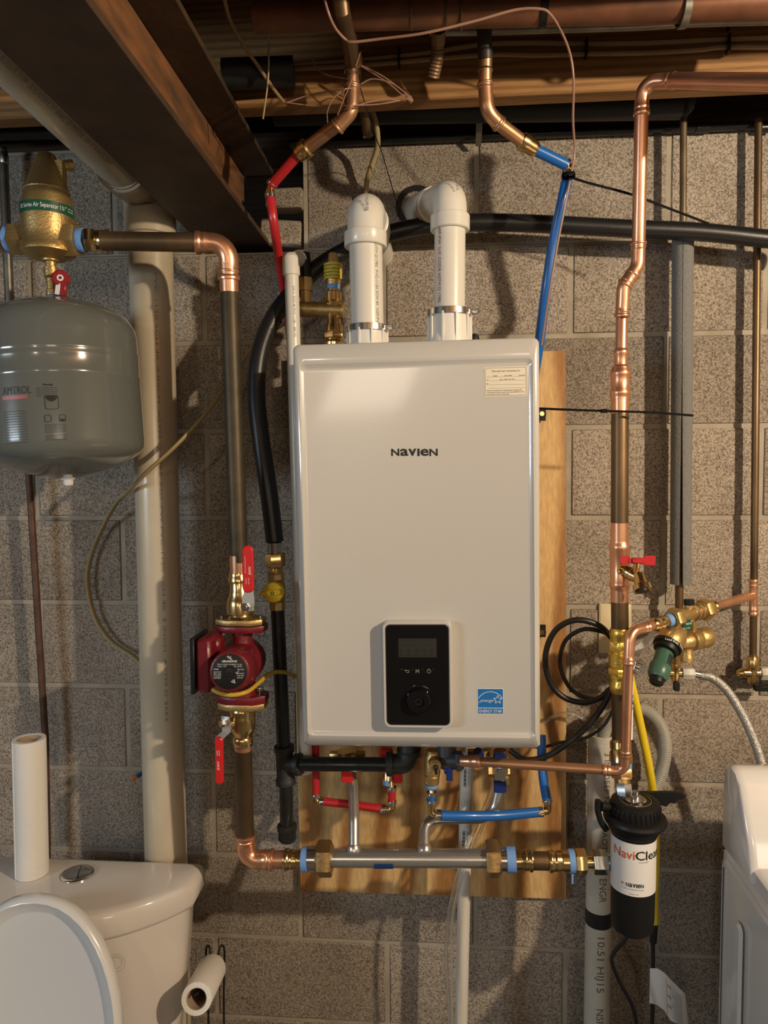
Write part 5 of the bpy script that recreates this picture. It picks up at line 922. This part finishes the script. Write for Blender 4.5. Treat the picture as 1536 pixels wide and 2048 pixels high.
mb.build('pipe_lettering', BRI, t, flat=True); mb = MB(); text(mb, None, '3 IN. DEEP N5F', 0, 0, .013, .13, 0, xf=lambda x, z, w_=0: F(.004+z, -.02-x, .0006)); mb.build('pipe_lettering', BRI, t, flat=True)
# corrugated hose
t = MB(); t.ribbed(P((1212, 1520, .075), (1206, 1480, .085), (1216, 1444, .10), (1250, 1418, .11), (1290, 1420, .10), (1320, 1450, .09), (1330, 1495, .08), (1322, 1545, .07), (1305, 1590, .07), (1288, 1640, .08)), rad(27, 1325, 1480, .08), .10, .0042, 18); tag(t.build('corrugated_hose', HOSEG), 'grey corrugated drain hose hooked over the top of the grey-white drain pipe', 'hose')
# magnetic filter
d = .30
t = thing('magnetic_filter', 'black cylindrical magnetic filter with a white wrapped label', 'filter', at(1265, 1868, d)); w_ = lambda x, py=1700: rad(x, 1265, py, d)
A, B = at(1268, 1615, d), at(1264, 1868, d); ax = B-A; L = ax.length; f_ = lambda py: (at(1265, py, d)-A).dot(ax)/L/L
MB().lathe(A, B, [(f_(1640), w_(104)), (f_(1655), w_(100)), (f_(1662), w_(92)), (f_(1664), w_(87)), (f_(1752), w_(87)), (f_(1830), w_(86)), (f_(1852), w_(80)), (f_(1860), w_(60)), (f_(1861), w_(4))], 48).build('canister', MATBLK, t)
c = at(1270, 1636, d); up = -ax.normalized(); MB().lathe(c-up*.006, c+up*.008, [(0, w_(108)), (.1, w_(122)), (.4, w_(126)), (.8, w_(122)), (1, w_(112))], 48).build('collar_ring', MATBLK, t)
cp = c+up*.006; k = MB(); k.lathe(cp, cp+up*.030, [(0, w_(98)), (.2, w_(98)), (.7, w_(96)), (.92, w_(94)), (1, w_(86)), (1, w_(68)), (.94, w_(66)), (.94, w_(2))], 48)
for i in range(32): g = 2*PI*i/32; k.box(cp+up*.012+V((math.cos(g)*w_(98), math.sin(g)*w_(98), 0)), (.003, .003, .018), Matrix.Rotation(g, 3, 'Z'), ch=.0006)
cap = k.build('cap', MATBLK, t); tp = cp+up*.0285
MB().ring(tp, tp+up*.0012, w_(64), w_(61), 40).build('cap_ring', SILVER, cap); MB().lathe(tp, tp+up*.004, [(0, w_(44)), (.6, w_(44)), (1, w_(40)), (.9, w_(22)), (.9, .001)], 32).build('cap_plate', CHROME, cap); MB().lathe(tp, tp+up*.017, [(0, w_(20)), (.5, w_(20)), (.55, w_(15)), (1, w_(14))], 20).build('air_vent', CHROME, cap)
Fc = A; z_ = lambda py: (at(1265, py, d)-A).dot(up)
Fl = cylF(A, w_(88)+.0003, up, (.0, -1, 0)); mb = MB(); n = 48; zz = [z_(1667), z_(1768)]; RL = w_(88); xs = [RL*(-PI*.62+PI*1.24*i/n) for i in range(n+1)]
mb.add([Fl(x, zz[0], 0) for x in xs]+[Fl(x, zz[1]-.001, 0) for x in xs]+[Fl(x, zz[0], -.002) for x in xs]+[Fl(x, zz[1]-.001, -.002) for x in xs], [(i, i+1, n+2+i, n+1+i) for i in range(n)]); lab = mb.build('white_wrap_label', WLABEL, t)
xq = lambda px: RL*math.asin(max(-1, min(1, (px-1265)/44.)))-.3*RL*0
sh = RL*math.atan((1265-877)/1420.)*-1
TX = lambda px: xq(px)+sh
tf = lambda x, z, w_=0: Fl(x, z, .0006)
mb = MB(); text(mb, None, 'Navi', TX(1229), z_(1697)+.0, .0165, TX(1268)-TX(1229), 0, xf=tf, bold=.01); mb.build('orange_lettering', ORANGEINK, lab, flat=True)
mb = MB(); text(mb, None, 'Clean', TX(1269), z_(1697), .0165, (TX(1308)-TX(1269))*1.15, 0, xf=tf, bold=.01); text(mb, None, 'Powered by ADEY', TX(1276), z_(1702.5), .0022, .018, 0, xf=tf); mb.build('black_lettering', INK, lab, flat=True); mb = MB(); xx = TX(1252); hN = .0062
for ch, wd in (('N', .0062), ('a', .0062), ('v', .0064), ('I', .0018), ('e', .0062), ('N', .0062)): text(mb, None, ch, xx, z_(1751), hN*1.15, wd*.85, 0, xf=tf, fit=True, bold=.015); xx += (wd+.0008)*.85
text(mb, None, 'The Leader in Condensing Technology', TX(1243), z_(1756), .0019, .040, 0, xf=tf); text(mb, None, 'navieninc.com', TX(1258), z_(1765), .0019, .017, 0, xf=tf); mb.build('black_lettering', INK, lab, flat=True)
mb = MB(); [text(mb, None, '=', TX(1243), z_(1750)+.0008*i, .0045, .0048, 0, xf=tf, bold=.03) for i in (0, 2)]; mb.build('orange_mark', ORANGEINK, lab, flat=True)
# wrench and lever
Wf = Fr(at(1312, 1592, .26), (1, 0, .05), (0, 0, 1), (0, -1, 0)); pr_ = [(-.03, -.014), (.0, -.020), (.010, -.017), (.018, -.020), (.026, -.012), (.034, -.014), (.042, -.006), (.050, -.006), (.053, 0), (.046, .006), (.03, .008), (-.03, .009)]
MB().rings([[Wf(x, z, -.004) for x, z in pr_], [Wf(x, z, .004) for x, z in pr_]]).build('plastic_spanner', MATBLK, t)
q = at(1200, 1628, .31); mb = MB(); mb.sweep(smooth(P((1196, 1600, .31), (1196, 1622, .31), (1203, 1645, .31), (1213, 1660, .31)), 5), .0058, 14); mb.cyl(at(1200, 1612, .31), at(1222, 1615, .30), .009, 14); mb.build('side_lever', MATBLK, t)
# cords
cable('thick_power_cord', ((1264, 1862, .26), (1250, 1880, .25), (1228, 1905, .24), (1224, 1925, .24), (1240, 1965, .24), (1266, 2015, .24), (1278, 2080, .24)), rad(8, 1250, 1960, .24), RUBBER, 'black cord curving down from the bottom of the magnetic filter', 'cord')
t = thing('tagged_power_cord', 'straight black cord hanging with a white warning tag near the washing machine', 'cord', at(1304, 2060, .17)); MB().hose(P((1309, 1850, .17), (1306, 1890, .17), (1306, 1950, .18), (1304, 2070, .2)), rad(8, 1306, 1950, .18), 12).build('cord', RUBBER, t); MB().cyl(at(1309, 1846, .17), at(1306, 1884, .17), rad(15, 1308, 1860, .17), 16).build('plug', RUBBER, t)
q = [P((1300, 1937, .19), (1299, 2006, .19)), P((1315, 1937, .2), (1314, 2010, .2)), P((1328, 1945, .205), (1328, 2020, .2)), P((1345, 1963, .2), (1342, 2042, .2)), P((1362, 1980, .2), (1358, 2048, .2)), P((1371, 1988, .19), (1379, 2070, .19))]
mb = MB(); n = len(q); mb.add([p_ for a_ in q for p_ in a_]+[p_+V((0, .0006, 0)) for a_ in q for p_ in a_], [(2*i, 2*i+2, 2*i+3, 2*i+1) for i in range(n-1)]+[(2*n+2*i, 2*n+2*i+1, 2*n+2*i+3, 2*n+2*i+2) for i in range(n-1)]); lb = mb.build('warning_tag', WLABEL, t)
mb = MB(); a0, a1, b0_ = at(1332, 1958, .208), at(1366, 1990, .204), at(1334, 2024, .206); eu = (a1-a0); ev = (b0_-a0); tg_ = lambda x, z, w_=0: a0+eu*x+ev*z+V((0, -.0012, 0))
for i in range(12): text(mb, None, 'never use an extension cord or damaged plug', .34, .97-i*.078, -.028*0+.05, .60, 0, xf=lambda x, z, w_=0: tg_(x, z))
for i in range(3): text(mb, None, 'DANGER', .06, .12+i*.3, .07, .22, 0, xf=lambda x, z, w_=0: tg_(x, z), bold=.02)
mb.build('tag_lettering', INK, lb, flat=True)
mb = MB(); mb.add([tg_(0, -.05), tg_(.03, -.05), tg_(.03, 1.05), tg_(0, 1.05)], [(0, 1, 2, 3)]); mb.build('tag_line', ORANGEINK, lb, flat=True)
# ================================================================ UNDER THE BOILER
def vlever(t, px, py, d, m, w_=24, h_=34):
    F_ = wallF(px, py, d); a = rad(w_, px, py, d); hh = rad(h_, px, py, d)*1; MB().rings([rrect(F_, -a, a, -hh, hh, a*.35, -.006), rrect(F_, -a, a, -hh, hh, a*.35, .004), rrect(F_, -a*.85, a*.85, -hh*.9, hh*.9, a*.3, .007)]).build('lever_grip', m, t)
t = thing('hot_service_valve', 'brass valve with a red lever behind the black gas pipe, under the boiler left', 'valve', at(695, 1560, .17)); MB().lathe(at(695, 1500, .17), at(704, 1548, .17), [(0, .022), (.3, .022), (.35, .015), (.6, .015), (.65, .019), (1, .019)], 20).hexa(at(660, 1514, .17), at(730, 1514, .17), .013, .2).build('body', BRASS, t); vlever(t, 695, 1547, .205, REDV)
t = thing('hot_outlet_valve', 'brass valve with a small red lever behind the black iron elbow', 'valve', at(790, 1565, .17)); MB().lathe(at(780, 1500, .17), at(776, 1562, .19), [(0, .014), (.5, .014), (.55, .011), (.7, .013), (1, .012)], 20).build('body', BRASS, t); MB().cyl(at(777, 1558, .19), at(777, 1568, .19), .0125).build('thread_tape', BTAPE, t); vlever(t, 796, 1552, .19, REDV, 18, 26); vlever(t, 772, 1505, .19, REDV, 26, 14)
# red loop
r = rad(15, 632, 1560, .19)
t = thing('red_outlet_tube', 'red plastic tube in a shallow U under the boiler with crimped corners', 'tube', at(700, 1615, .2))
MB().cyl(at(631, 1480, .19), at(632, 1592, .19), r, 16).build('left_tube', REDP, t); MB().hose(P((645, 1603, .19), (700, 1609, .2), (765, 1618, .2)), r*1.05, 16).build('lower_tube', REDP, t); MB().cyl(at(784, 1574, .2), at(784, 1606, .2), r, 16).build('right_tube', REDP, t)
MB().tube(P((632, 1586, .19), (632, 1603, .19), (652, 1604, .19)), r*.85, .006, 12).build('crimp_elbow', BRASS, t); MB().tube(P((760, 1617, .2), (784, 1620, .2), (784, 1600, .2)), r*.9, .006, 12).build('crimp_elbow', BRASS, t); MB().cyl(at(782, 1562, .195), at(784, 1580, .2), r*.8, 12).build('nipple', BRASS, t)
clamps(t, r*1.04, ((632, 1586, .19), (632, 1594, .19)), ((640, 1603, .19), (648, 1603, .19)), ((763, 1618, .2), (771, 1619, .2)), ((784, 1600, .2), (784, 1608, .2)), ((784, 1573, .2), (784, 1581, .2)))
# brass check valve + blue loop
d = .25
t = thing('relief_valve', 'round-bodied brass valve hanging under the boiler above the short blue tube', 'valve', at(863, 1580, d)); w_ = lambda x: rad(x, 864, 1540, d)
MB().lathe(at(866, 1500, d), at(863, 1577, d), [(0, w_(26)), (.1, w_(26)), (.15, w_(32)), (.6, w_(33)), (.64, w_(28)), (.66, w_(31)), (.85, w_(29)), (.88, w_(24)), (1, w_(18))], 26).build('body', CAST, t); c = at(868, 1527, d+.02); MB().cyl(c+V((0, .02, 0)), c+V((.002, -.010, 0)), w_(24), 24).build('valve_face', CAST, t)
c2 = c+V((.004, -.012, -.002)); MB().ring(c2, c2+V((0, -.002, 0)), .005, .003).box(c2+V((0, -.001, -.008)), (.005, .002, .012)).build('pull_ring', MATBLK, t); MB().cyl(at(863, 1568, d), at(863, 1574, d), w_(27)).build('thread_tape', BTAPE, t)
t = thing('cold_inlet_block', 'black plastic fitting with a dark blue tap beside the copper coupling under the boiler', 'fitting', at(900, 1555, .24)); MB().lathe(at(893, 1490, .24), at(893, 1536, .25), [(0, .020), (.9, .020), (1, .014)], 24).cyl(at(885, 1522, .25), at(925, 1522, .26), .0165, 24).hexa(at(912, 1522, .262), at(924, 1522, .263), .0195).build('body', mat('dark_plastic', (.05, .055, .06), .45, bump=.2), t); vlever(t, 899, 1548, .265, BLUEV, 13, 26); MB().cyl(at(890, 1540, .262), at(902, 1540, .265), .008).build('tap_hub', BLUEV, t)
t = thing('cold_service_valve', 'brass valve with navy levers in front of the bent steel riser', 'valve', at(1000, 1575, .19)); MB().lathe(at(1000, 1500, .19), at(1002, 1562, .19), [(0, .014), (.2, .014), (.25, .019), (.75, .019), (.8, .022), (1, .022)], 8).hexa(at(975, 1540, .19), at(1020, 1540, .19), .014, .2).build('body', BRASS, t, 20)
F_ = wallF(1000, 1541, .222); MB().rings([rrect(F_, -.011, .011, -.020, .022, .003, -.001), rrect(F_, -.011, .011, -.020, .022, .003, .0015)]).build('lever_plate', CHROME, t); c = at(999, 1542, .23); MB().hexa(c+V((0, .005, 0)), c+V((0, -.006, 0)), .0062).build('lever_nut', CHROME, t); vlever(t, 1000, 1573, .222, BLUEV, 25, 23); vlever(t, 999, 1513, .222, BLUEV, 25, 12)
t = thing('cold_drain_valve', 'small brass valve with a round navy cap under the boiler beside the navy levers', 'valve', at(957, 1515, .17)); MB().hexa(at(935, 1508, .17), at(978, 1508, .17), .011, .2).build('body', BRASS, t); c = at(957, 1509, .19); MB().cyl(c+V((0, .01, 0)), c+V((0, -.005, 0)), .0115, 18).build('cap', BLUEV, t)
r = rad(17, 1085, 1560, .2)
t = thing('blue_inlet_tube', 'blue plastic tube running under the boiler between two brass corners', 'tube', at(980, 1632, .25))
MB().hose(P((1083, 1470, .18), (1084, 1520, .19), (1087, 1560, .20), (1094, 1602, .21)), r*1.1, 16).build('right_tube', BLUEP, t); MB().hose(P((1078, 1624, .215), (1000, 1631, .23), (940, 1632, .25), (882, 1631, .26)), r*1.15, 16).build('lower_tube', BLUEP, t); MB().cyl(at(863, 1585, .255), at(863, 1602, .255), r*.95, 16).build('left_tube', BLUEP, t)
MB().tube(P((1095, 1600, .21), (1096, 1622, .212), (1074, 1624, .215)), r*.85, .005, 12).build('crimp_elbow', BRASS, t); MB().tube(P((863, 1600, .255), (863, 1626, .257), (886, 1631, .26)), r*.8, .005, 12).build('crimp_elbow', BRASS, t); MB().cyl(at(863, 1574, .25), at(863, 1590, .255), r*.7, 12).build('nipple', BRASS, t)
clamps(t, r*1.05, ((1094, 1596, .21), (1095, 1604, .21)), ((1086, 1623, .214), (1078, 1624, .215)), ((872, 1629, .26), (882, 1630, .26)), ((863, 1584, .255), (863, 1591, .255)), ((863, 1599, .255), (863, 1606, .255)))
# white pvc below
a, b = at(934, 1500, .13), at(922, 2070, .13); r = rad(26, 930, 1700, .13); t = thing('condensate_pipe', 'white plastic pipe with a bar code label descending from under the boiler to the floor', 'pipe', V((b.x, b.y, 0))); MB().cyl(a, a+(b-a)*(a.z/(a.z-b.z)), r, 24).build('pipe', PVC, t)
F = cylF(a, r, a-b, (-.03, -1, 0)); mb = MB(); 
for zz in (-.03, -.165):
    lo = MB(); mb = MB(); nn = 6; xs = [-.009+.018*i/nn for i in range(nn+1)]; lo.add([F(x, zz, .0004) for x in xs]+[F(x, zz-.055, .0004) for x in xs], [(i, i+1, nn+2+i, nn+1+i) for i in range(nn)])
    for i in range(14): mb.add([F(-.006, zz-.006-i*.0028, .0007), F(-.0005, zz-.006-i*.0028, .0007), F(-.0005, zz-.0075-i*.0028-(i % 3)*.0004, .0007), F(-.006, zz-.0075-i*.0028-(i % 3)*.0004, .0007)], [(0, 1, 2, 3)])
    text(mb, None, 'PVC PIPE 3/4', 0, 0, .003, .032, 0, xf=lambda x, z, w_=0, zz=zz: F(.003+z, zz-.008-x, .0007)); lb = lo.build('bar_code_label', WLABEL, t); mb.build('bar_code', INK, lb, flat=True)
cable('clear_drain_tube', ((1000, 1530, .14), (975, 1600, .13), (940, 1680, .16), (915, 1750, .17), (898, 1830, .17), (892, 1920, .17), (898, 2010, .17), (902, 2080, .17)), .0042, CLEAR, 'clear plastic tube slanting behind the manifold and down the lower wall', 'tube')
cable('second_clear_tube', ((1006, 1545, .13), (985, 1600, .12), (950, 1690, .15), (925, 1750, .17), (906, 1830, .18), (903, 1920, .18), (906, 2080, .18)), .0035, CLEAR, 'thinner clear tube nearest the white pipe on the lower wall', 'tube')
# ================================================================ LEFT CABLES
t = MB(); pts = smooth(P((700, 560, .03), (650, 600, .03), (600, 632, .04), (555, 656, .06), (510, 690, .08), (470, 740, .1), (440, 790, .13), (400, 840, .2), (350, 893, .235), (290, 948, .235), (255, 985, .16), (233, 1006, .08), (210, 1045, .03), (186, 1100, .02), (175, 1150, .02), (180, 1200, .02), (195, 1245, .02), (225, 1285, .02), (265, 1312, .03), (300, 1345, .06)), 8); t.sweep(pts, rad(11, 200, 1100, .02), 12, flat=.55, up=(0, -1, 0)) ; tag(t.build('tan_wall_cable', TANCABLE), 'flat tan cable sweeping over the wide drain pipe and down the wall', 'cable')
cable('pump_cable', ((424, 1378, .37), (440, 1386, .375), (465, 1390, .375), (495, 1383, .36), (518, 1365, .32), (540, 1347, .28), (565, 1344, .24), (588, 1352, .18), (610, 1362, .15)), rad(9, 470, 1388, .36), GOLDCABLE, 'yellow cable drooping across the maroon pump to the plywood')
t = thing('wire_connector', 'orange and blue wire connector poking out behind the wide drain pipe', 'connector', at(275, 1555, .03)); MB().lathe(at(283, 1548, .03), at(273, 1553, .04), [(0, .005), (.5, .005), (1, .003)], 12).build('blue_cap', BLUEP, t); MB().lathe(at(274, 1552, .04), at(266, 1560, .04), [(0, .003), (1, .0045)], 12).build('orange_cap', mat('orange_plastic', (.7, .2, .04), .4), t); MB().hose(P((296, 1535, .03), (288, 1540, .03), (281, 1549, .03)), .0015, 6).build('wire', MATBLK, t)
# ================================================================ TOILET
TZ = at(155, 1750, .257).z; tx = at(155, 1750, .257).x; hwid = at(402, 1742, .25).x-tx-.010
t = thing('toilet', 'white porcelain toilet with its lid raised against the tank', 'toilet', (tx, -.4, 0))
def lidloop(s, dz, front=.40, hw=hwid, back=.185, corner=.03, n=28):
    out = []; hw = hw*s if s < 1 else hw+(s-1)
    pts = []
    for i in range(n+1):
        x = -1+2*i/n; y = -(.27+(front-.27)*(1-abs(x)**2.6)); pts.append((x*hw, y))
    pts = [(-hw+.01, -back)]+[(-hw, -.20)]+pts+[(hw, -.20), (hw-.01, -back)]
    return [V((tx+x*(1 if s >= 1 else 1), y, TZ+dz)) for x, y in pts]
def inset(loop, q):
    c = sum(loop, V())/len(loop); return [V((c.x+(p.x-c.x)*(1-q/hwid), c.y+(p.y-c.y)*(1-q/.12), p.z)) for p in loop]
def zoff(loop, dz): return [p+V((0, 0, dz)) for p in loop]
L0 = lidloop(1, 0)
tank = MB(); body_b = zoff(inset(L0, .045), -.40); body_t = zoff(inset(L0, .016), -.045); body_m = zoff(inset(L0, .024), -.18)
tank.rings([body_b, zoff(body_b, .02), body_m, body_t, zoff(body_t, .015)]); tank.build('cistern', PORC, t, 60)
lid = MB(); lid.rings([zoff(inset(L0, .012), -.052), zoff(inset(L0, .003), -.050), zoff(inset(L0, .0), -.043), zoff(inset(L0, -.001), -.022), zoff(inset(L0, .001), -.012), zoff(inset(L0, .006), -.004), zoff(inset(L0, .014), -.0005), zoff(inset(L0, .05), .001)]); lid.build('cistern_lid', PORC, t, 70)
c = V((tx, at(155, 1750, .257).y, TZ+.0012)); rb = rad(60, 155, 1750, .257)
k = MB().lathe(c, c+V((0, 0, .005)), [(0, rb), (.5, rb), (.9, rb*.93), (1, rb*.86), (.9, rb*.84), (.85, .001)], 36).build('flush_button', CHROME, t); MB().box(c+V((.003, 0, .0048)), (.001, rb*1.6, .001), Matrix.Rotation(.3, 3, 'Z'), ch=.0002).build('button_split', MATBLK, k)
# logo stamp
Sf = Fr(at(238, 1925, .272), (1, 0, .0), (0, 0, 1), (0, -1, 0)); Sf = Fr(V((at(232, 1925, .385).x, -.3865, at(232, 1925, .385).z)), (.985, .16, 0), (0, 0, 1), (-.1, -1, 0))
mb = MB()
for ro in (.017, .0105): mb.rings([[Sf(math.cos(g)*(ro+q), math.sin(g)*(ro+q), .0) for g in [2*PI*i/32 for i in range(32)]] for q in (0, .0006)], False, False)
for i, ch in enumerate('WaterSense'): 
    g = PI*.95-PI*.9*i/9; ca, sa = math.cos(g), math.sin(g); text(mb, None, ch, 0, 0, .0035, None, 0, xf=lambda x, z, w_=0, ca=ca, sa=sa: Sf(ca*(.0122+z)+sa*(x-.001), sa*(.0122+z)-ca*(x-.001), .0002))
mb.build('round_stamp', GREYINK, t, flat=True)
# raised seat lid
lt = at(75, 1784, .42)
def egg(s, yoff, dz=0, n=48):
    out = []; zc, W_, Hh = lt.z-.25, .172, .25
    for i in range(n):
        g = 2*PI*i/n; x = math.sin(g); z = math.cos(g)
        hz = Hh if z > 0 else .19
        x_ = math.copysign(abs(x)**.93, x); out.append(V((lt.x+.006+x_*(W_-s), yoff+(-.10)*(-(z*(hz-s))+Hh)/.43*.8, zc+z*(hz-s)+dz)))
    return out
MB().rings([egg(.004, -.415), egg(0, -.421), egg(0, -.432), egg(.003, -.438), egg(.008, -.440), egg(.012, -.437), egg(.030, -.424), egg(.033, -.423)]).build('seat_lid', LIDP, t, 50)
bw = MB(); bw.rings([[V((tx+math.sin(g)*a_, -.60+math.cos(g)*b_, z_)) for g in [2*PI*i/32 for i in range(32)]] for a_, b_, z_ in ((.12, .22, 0), (.125, .23, .02), (.10, .20, .15), (.14, .22, .28), (.185, .235, .37), (.19, .24, .395), (.15, .19, .40), (.12, .15, .30), (.05, .06, .22))]); bw.box((tx, -.30, .30), (.30, .22, .16), ch=.02); bw.build('bowl', PORC, t, 60)
mb = MB(); mb.cyl(V((lt.x-.08, -.43, .425)), V((lt.x+.08, -.43, .425)), .014); mb.build('hinge', LIDP, t)
# paper towel roll on the lid
pb, ptp = at(64, 1742, .26), at(60, 1477, .26); pb = V((pb.x, pb.y, TZ+.002)); hgt = ptp.z-pb.z; rr = rad(60, 62, 1600, .26)
t = thing('paper_towel_roll', 'nearly used-up white paper towel roll standing on the toilet tank lid', 'paper roll', pb)
axp = V((at(58, 1477, .26).x-pb.x, 0, hgt)); 
MB().rings([[pb+axp*q+V((math.cos(g)*r_, math.sin(g)*r_, 0)) for g in [2*PI*i/40 for i in range(40)]] for q, r_ in ((0, rr*.99), (.01, rr), (.99, rr), (1, rr*.985), (1, rr*.72), (.4, rr*.72))], True, True).build('paper', PAPER, t)
MB().rings([[pb+axp*q+V((math.cos(g)*r_, math.sin(g)*r_, 0)) for g in [2*PI*i/36 for i in range(36)]] for q, r_ in ((.4, rr*.715), (.997, rr*.715), (.997, rr*.67), (.41, rr*.67))], False, True).build('cardboard_core', CARD, t)
q = [pb+axp*k_+V((math.cos(-2.2)*rr*1.01, math.sin(-2.2)*rr*1.01, 0)) for k_ in (0.004, .996)]; MB().sweep(q, .0012, 6).build('loose_edge', PAPER, t)
# toilet roll on holder
f0, f1 = at(393, 1998, .36), at(424, 1938, .22); rr = rad(60, 393, 1998, .36); ax = f1-f0
t = thing('toilet_paper_roll', 'thin white toilet paper roll pointing outward on the black wire holder', 'paper roll', (f0+f1)/2-V((0, 0, rr))); u_, w2, _ = frame_of(ax)
ring2 = lambda q, r_, n=36: [f0+ax*q+(u_*math.cos(2*PI*i/n)+w2*math.sin(2*PI*i/n))*r_ for i in range(n)]
MB().rings([ring2(1, rr*.7), ring2(1, rr*.97), ring2(.98, rr), ring2(.02, rr), ring2(0, rr*.97), ring2(0, rr*.66), ring2(.5, rr*.66)], True, False).build('paper', PAPER, t); MB().rings([ring2(.003, rr*.655), ring2(.003, rr*.62), ring2(.95, rr*.62), ring2(.95, rr*.655)], False, True).build('cardboard_core', CARD, t)
t = thing('roll_holder', 'thin black wire stand holding the toilet paper roll beside the toilet', 'stand', V((at(432, 2040, .2).x, -.2, 0))); zf = lambda p: V((p.x, p.y, .008))
h1, h2 = at(418, 1905, .19), at(446, 1905, .19); tt_ = [(at(413, 1893, .19)), (at(445, 1892, .19))]
mb = MB(); mb.sweep(smooth([zf(at(416, 2040, .19)), at(417, 2048, .19), at(414, 1960, .19), at(412, 1905, .19), at(415, 1891, .19), at(420, 1900, .20), f1+V((-.008, .01, .0))], 6), .0022, 10); mb.build('left_wire', MATBLK, t)
mb = MB(); mb.sweep(smooth([zf(at(447, 2040, .19)), at(448, 2048, .19), at(448, 1960, .19), at(449, 1905, .19), at(445, 1891, .19), at(438, 1900, .20), f1+V((.006, .01, .0))], 6), .0022, 10); mb.build('right_wire', MATBLK, t)
MB().hose([f1+V((0, .01, 0)), f0+ax*.5+V((0, 0, .012)), f0+ax*.08+V((.002, 0, .010)), f0+ax*.02+V((-.006, 0, .004))], .0022, 10).build('roll_arm', MATBLK, t)
bz = at(432, 2040, .19); MB().ring(V((bz.x, -.22, .002)), V((bz.x, -.22, .008)), .07, .064, 28).build('base_ring', MATBLK, t)
# ================================================================ WASHER
xb = at(1437, 1690, .29); wt = at(1437, 1686, .29).z; xl = xb.x
t = thing('washing_machine', 'white top-loading washing machine with a raised back console', 'washing machine', (xl+.34, -.62, 0))
pr = lambda x, o_: x
sec = [(-.29, .02), (-.29, wt-.05), (-.29, wt-.012), (-.31, wt), (-.93, wt-.03), (-.955, wt-.06), (-.955, .02)]
def wside(x, ins=0): 
    cy, cz = -.62, wt/2; return [V((x, cy+(y-cy)*(1-ins/.33), cz+(z-cz)*(1-ins/.45))) for y, z in sec]
MB().rings([wside(xl+.004, .012), wside(xl+.0, .018), wside(xl, .022)]+[wside(xl+.010, .0)]+[wside(xl+.67, 0), wside(xl+.68, .012)]).build('cabinet', WASH, t, 30)
g0 = at(1475, 1862, .42); Ys, Ye = -.40, -.50
mb = MB(); F_ = Fr((xl-.001, 0, 0), (0, -1, 0), (0, 0, 1), (-1, 0, 0)); mb.rings([rrect(F_, .375, .405, .12, wt-.09, .012, .0), rrect(F_, .380, .400, .125, wt-.095, .009, .005)]); mb.build('side_rib', WASH, t)
MB().rings([[V((xl+x*1., y, z)) for x, y, z in l] for l in ([(.012, -.325, wt-.004), (.65, -.325, wt-.004), (.65, -.90, wt-.03), (.012, -.90, wt-.03)], [(.012, -.325, wt+.018), (.65, -.325, wt+.018), (.65, -.90, wt-.006), (.012, -.90, wt-.006)], [(.02, -.335, wt+.024), (.64, -.335, wt+.024), (.64, -.89, wt+.0), (.02, -.89, wt+.0)])]).build('top_panel', WASH, t)
yb0, yf0 = -.285, at(1499, 1752, .42).y; ctz = at(1490, 1530, .32).z
def cs(x, q): 
    b_ = [(yb0, wt-.01), (yb0, ctz-.045), (yb0-.006, ctz-.018), (yb0-.020, ctz-.004), (yb0-.04, ctz), (yb0-.060, ctz-.004), (yb0-.074, ctz-.020), (yb0-.118, wt+.05), (yb0-.135, wt-.01)]
    cy = sum(p[0] for p in b_)/len(b_); cz = sum(p[1] for p in b_)/len(b_); return [V((x, cy+(y-cy)*(1-q), cz+(z-cz)*(1-q*.5))) for y, z in b_]
MB().rings([cs(xl+.006, .16), cs(xl+.010, .06), cs(xl+.020, 0), cs(xl+.65, 0), cs(xl+.665, .1)]).build('console', WASH, t, 45)
